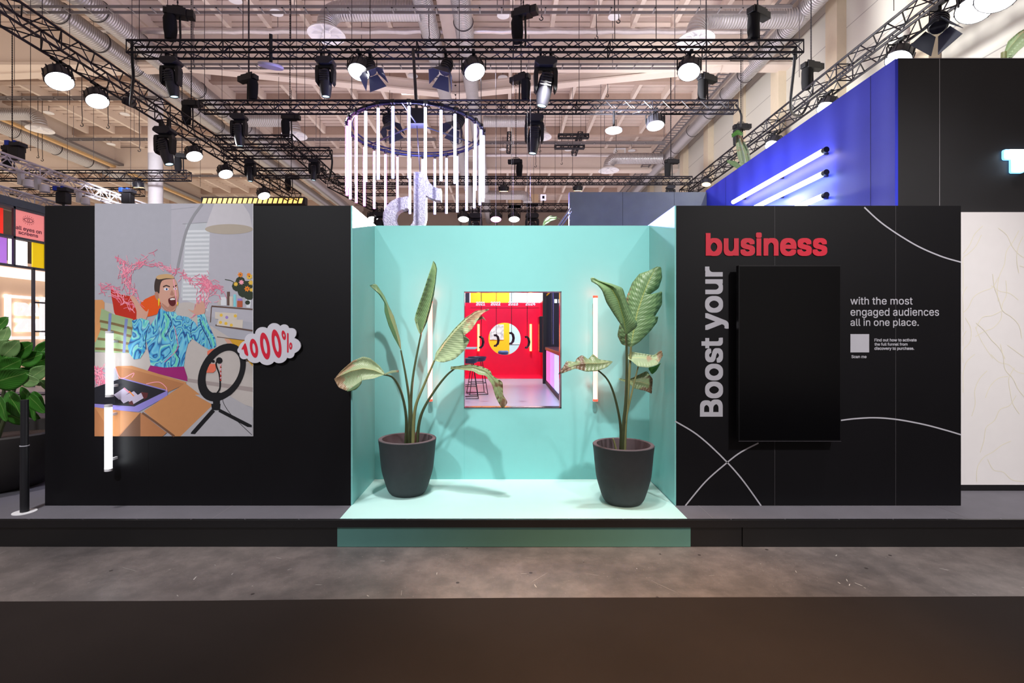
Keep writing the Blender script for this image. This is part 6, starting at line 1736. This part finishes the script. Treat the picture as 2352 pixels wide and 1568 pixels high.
def marble(m):
    nt = m.node_tree; bb = nt.nodes['Principled BSDF']
    tc = nt.nodes.new('ShaderNodeTexCoord'); mp = nt.nodes.new('ShaderNodeMapping'); mp.inputs['Scale'].default_value = (1.3, 1, 0.75)
    nt.links.new(tc.outputs['Object'], mp.inputs[0])
    n = nt.nodes.new('ShaderNodeTexNoise'); n.inputs['Scale'].default_value = 3.2; n.inputs['Detail'].default_value = 1.5; n.inputs['Distortion'].default_value = 2.6
    nt.links.new(mp.outputs[0], n.inputs['Vector'])
    mu = nt.nodes.new('ShaderNodeMath'); mu.operation = 'MULTIPLY'; mu.inputs[1].default_value = 6.0; nt.links.new(n.outputs['Fac'], mu.inputs[0])
    fr = nt.nodes.new('ShaderNodeMath'); fr.operation = 'FRACT'; nt.links.new(mu.outputs[0], fr.inputs[0])
    r = nt.nodes.new('ShaderNodeValToRGB'); e = r.color_ramp.elements
    st = [(0.0, (84, 170, 214)), (0.22, (120, 198, 220)), (0.36, (66, 150, 204)), (0.44, (26, 52, 112)), (0.5, (44, 110, 176)), (0.62, (60, 158, 206)), (0.74, (120, 212, 190)), (0.84, (150, 214, 222)), (0.94, (36, 96, 160)), (1.0, (84, 170, 214))]
    e[0].position = st[0][0]; e[0].color = tuple(lin(v) for v in st[0][1]) + (1,); e[1].position = 1.0; e[1].color = tuple(lin(v) for v in st[-1][1]) + (1,)
    for p_, c_ in st[1:-1]:
        q_ = e.new(p_); q_.color = tuple(lin(v) for v in c_) + (1,)
    nt.links.new(fr.outputs[0], r.inputs[0]); nt.links.new(r.outputs[0], bb.inputs['Base Color'])
marble(MATS['print_shirt'])
org = (sx_(400), ZW, sz_(734))
yb = PYW - 0.0013
pt = tag(empty('poster', org), 'tall poster of a shouting man in a blue swirl shirt throwing pink paper', 'poster')
MB().box(sx_(218), sx_(581.8), PYW - 0.0012, PYW, sz_(1001.5), sz_(467.5)).build('backing', M_white, pt, org)
pm.build('print', PM, pt, org)

# cloud sign reading 1000%
def dq(x, y): return (sx_(530 + x / 13.06, 4.13), sz_(730 + y / 13.06, 4.13))
corners = [(230, 900), (415, 690), (722, 486), (1088, 316), (1480, 246), (1742, 300), (1906, 602), (1910, 1060), (1690, 1190), (1300, 1308), (870, 1306), (490, 1215), (262, 1058)]
bul = [0.12, 0.3, 0.3, 0.32, 0.3, 0.42, 0.42, 0.3, 0.25, 0.25, 0.22, 0.35, 0.3]
out = []
cc = (1100, 800)
for i, (a, b) in enumerate(zip(corners, corners[1:] + corners[:1])):
    dx, dy = b[0] - a[0], b[1] - a[1]; l = math.hypot(dx, dy); nx, ny = dy / l, -dx / l
    mx_, my_ = (a[0] + b[0]) / 2, (a[1] + b[1]) / 2
    if (mx_ - cc[0]) * nx + (my_ - cc[1]) * ny < 0: nx, ny = -nx, -ny
    h_ = bul[i] * l
    for k_ in range(8):
        u = k_ / 8; s_ = 4 * u * (1 - u)
        out.append(dq(a[0] + dx * u + nx * h_ * s_ ** 0.8, a[1] + dy * u + ny * h_ * s_ ** 0.8))
org = (sx_(616, 4.13), 4.14, sz_(790, 4.13))
t = tag(empty('cloud_sign', org), 'white cloud-shaped sign reading 1000% in red', 'sign')
MB().prism(out, 4.13, 4.142).build('board', mat('cloud_white', (206, 204, 214), 0.5, var=0.02), t, org)
MB().box(org[0] - 0.1, org[0] + 0.1, 4.142, ZW - 0.0, org[2] - 0.06, org[2] + 0.06).build('spacer', M_rig, t, org)
m = MB()
YS = 4.1285
def ann2(cx_, cy_, rx, ry, ix, iy, rot, ox=0, oy=0, n=36):
    V = []
    for (a_, b_, dx, dy) in ((rx, ry, 0, 0), (ix, iy, ox, oy)):
        for i in range(n):
            a = 2 * pi * i / n; x = a_ * cos(a) + dx; y = b_ * sin(a) + dy
            X, Z = dq(cx_ + x * cos(rot) - y * sin(rot), cy_ + x * sin(rot) + y * cos(rot)); V.append((X, YS, Z))
    m.add(V, [(i, (i + 1) % n, n + (i + 1) % n, n + i) for i in range(n)])
ann2(697, 907, 118, 288, 42, 152, -0.16); ann2(1032, 840, 138, 408, 50, 232, -0.17, 0, 4); ann2(1375, 770, 132, 432, 52, 245, -0.17, 2, 4)
ann2(1592, 518, 60, 145, 18, 44, -0.2); ann2(1800, 840, 48, 108, 14, 42, 0.0)
V = [dq(*p) for p in ((440, 755), (455, 775), (490, 900), (530, 1100), (515, 1140), (460, 1120), (420, 1070), (385, 935), (330, 950), (325, 930), (405, 780))]
m.add([(x, YS, z) for x, z in V], [tuple(range(len(V)))])
V = [dq(*p) for p in ((1690, 460), (1712, 445), (1736, 470), (1735, 1020), (1714, 1048), (1690, 1020))]
m.add([(x, YS, z) for x, z in V], [tuple(range(len(V)))])
m.build('red_figures', M_redtxt, t, org)
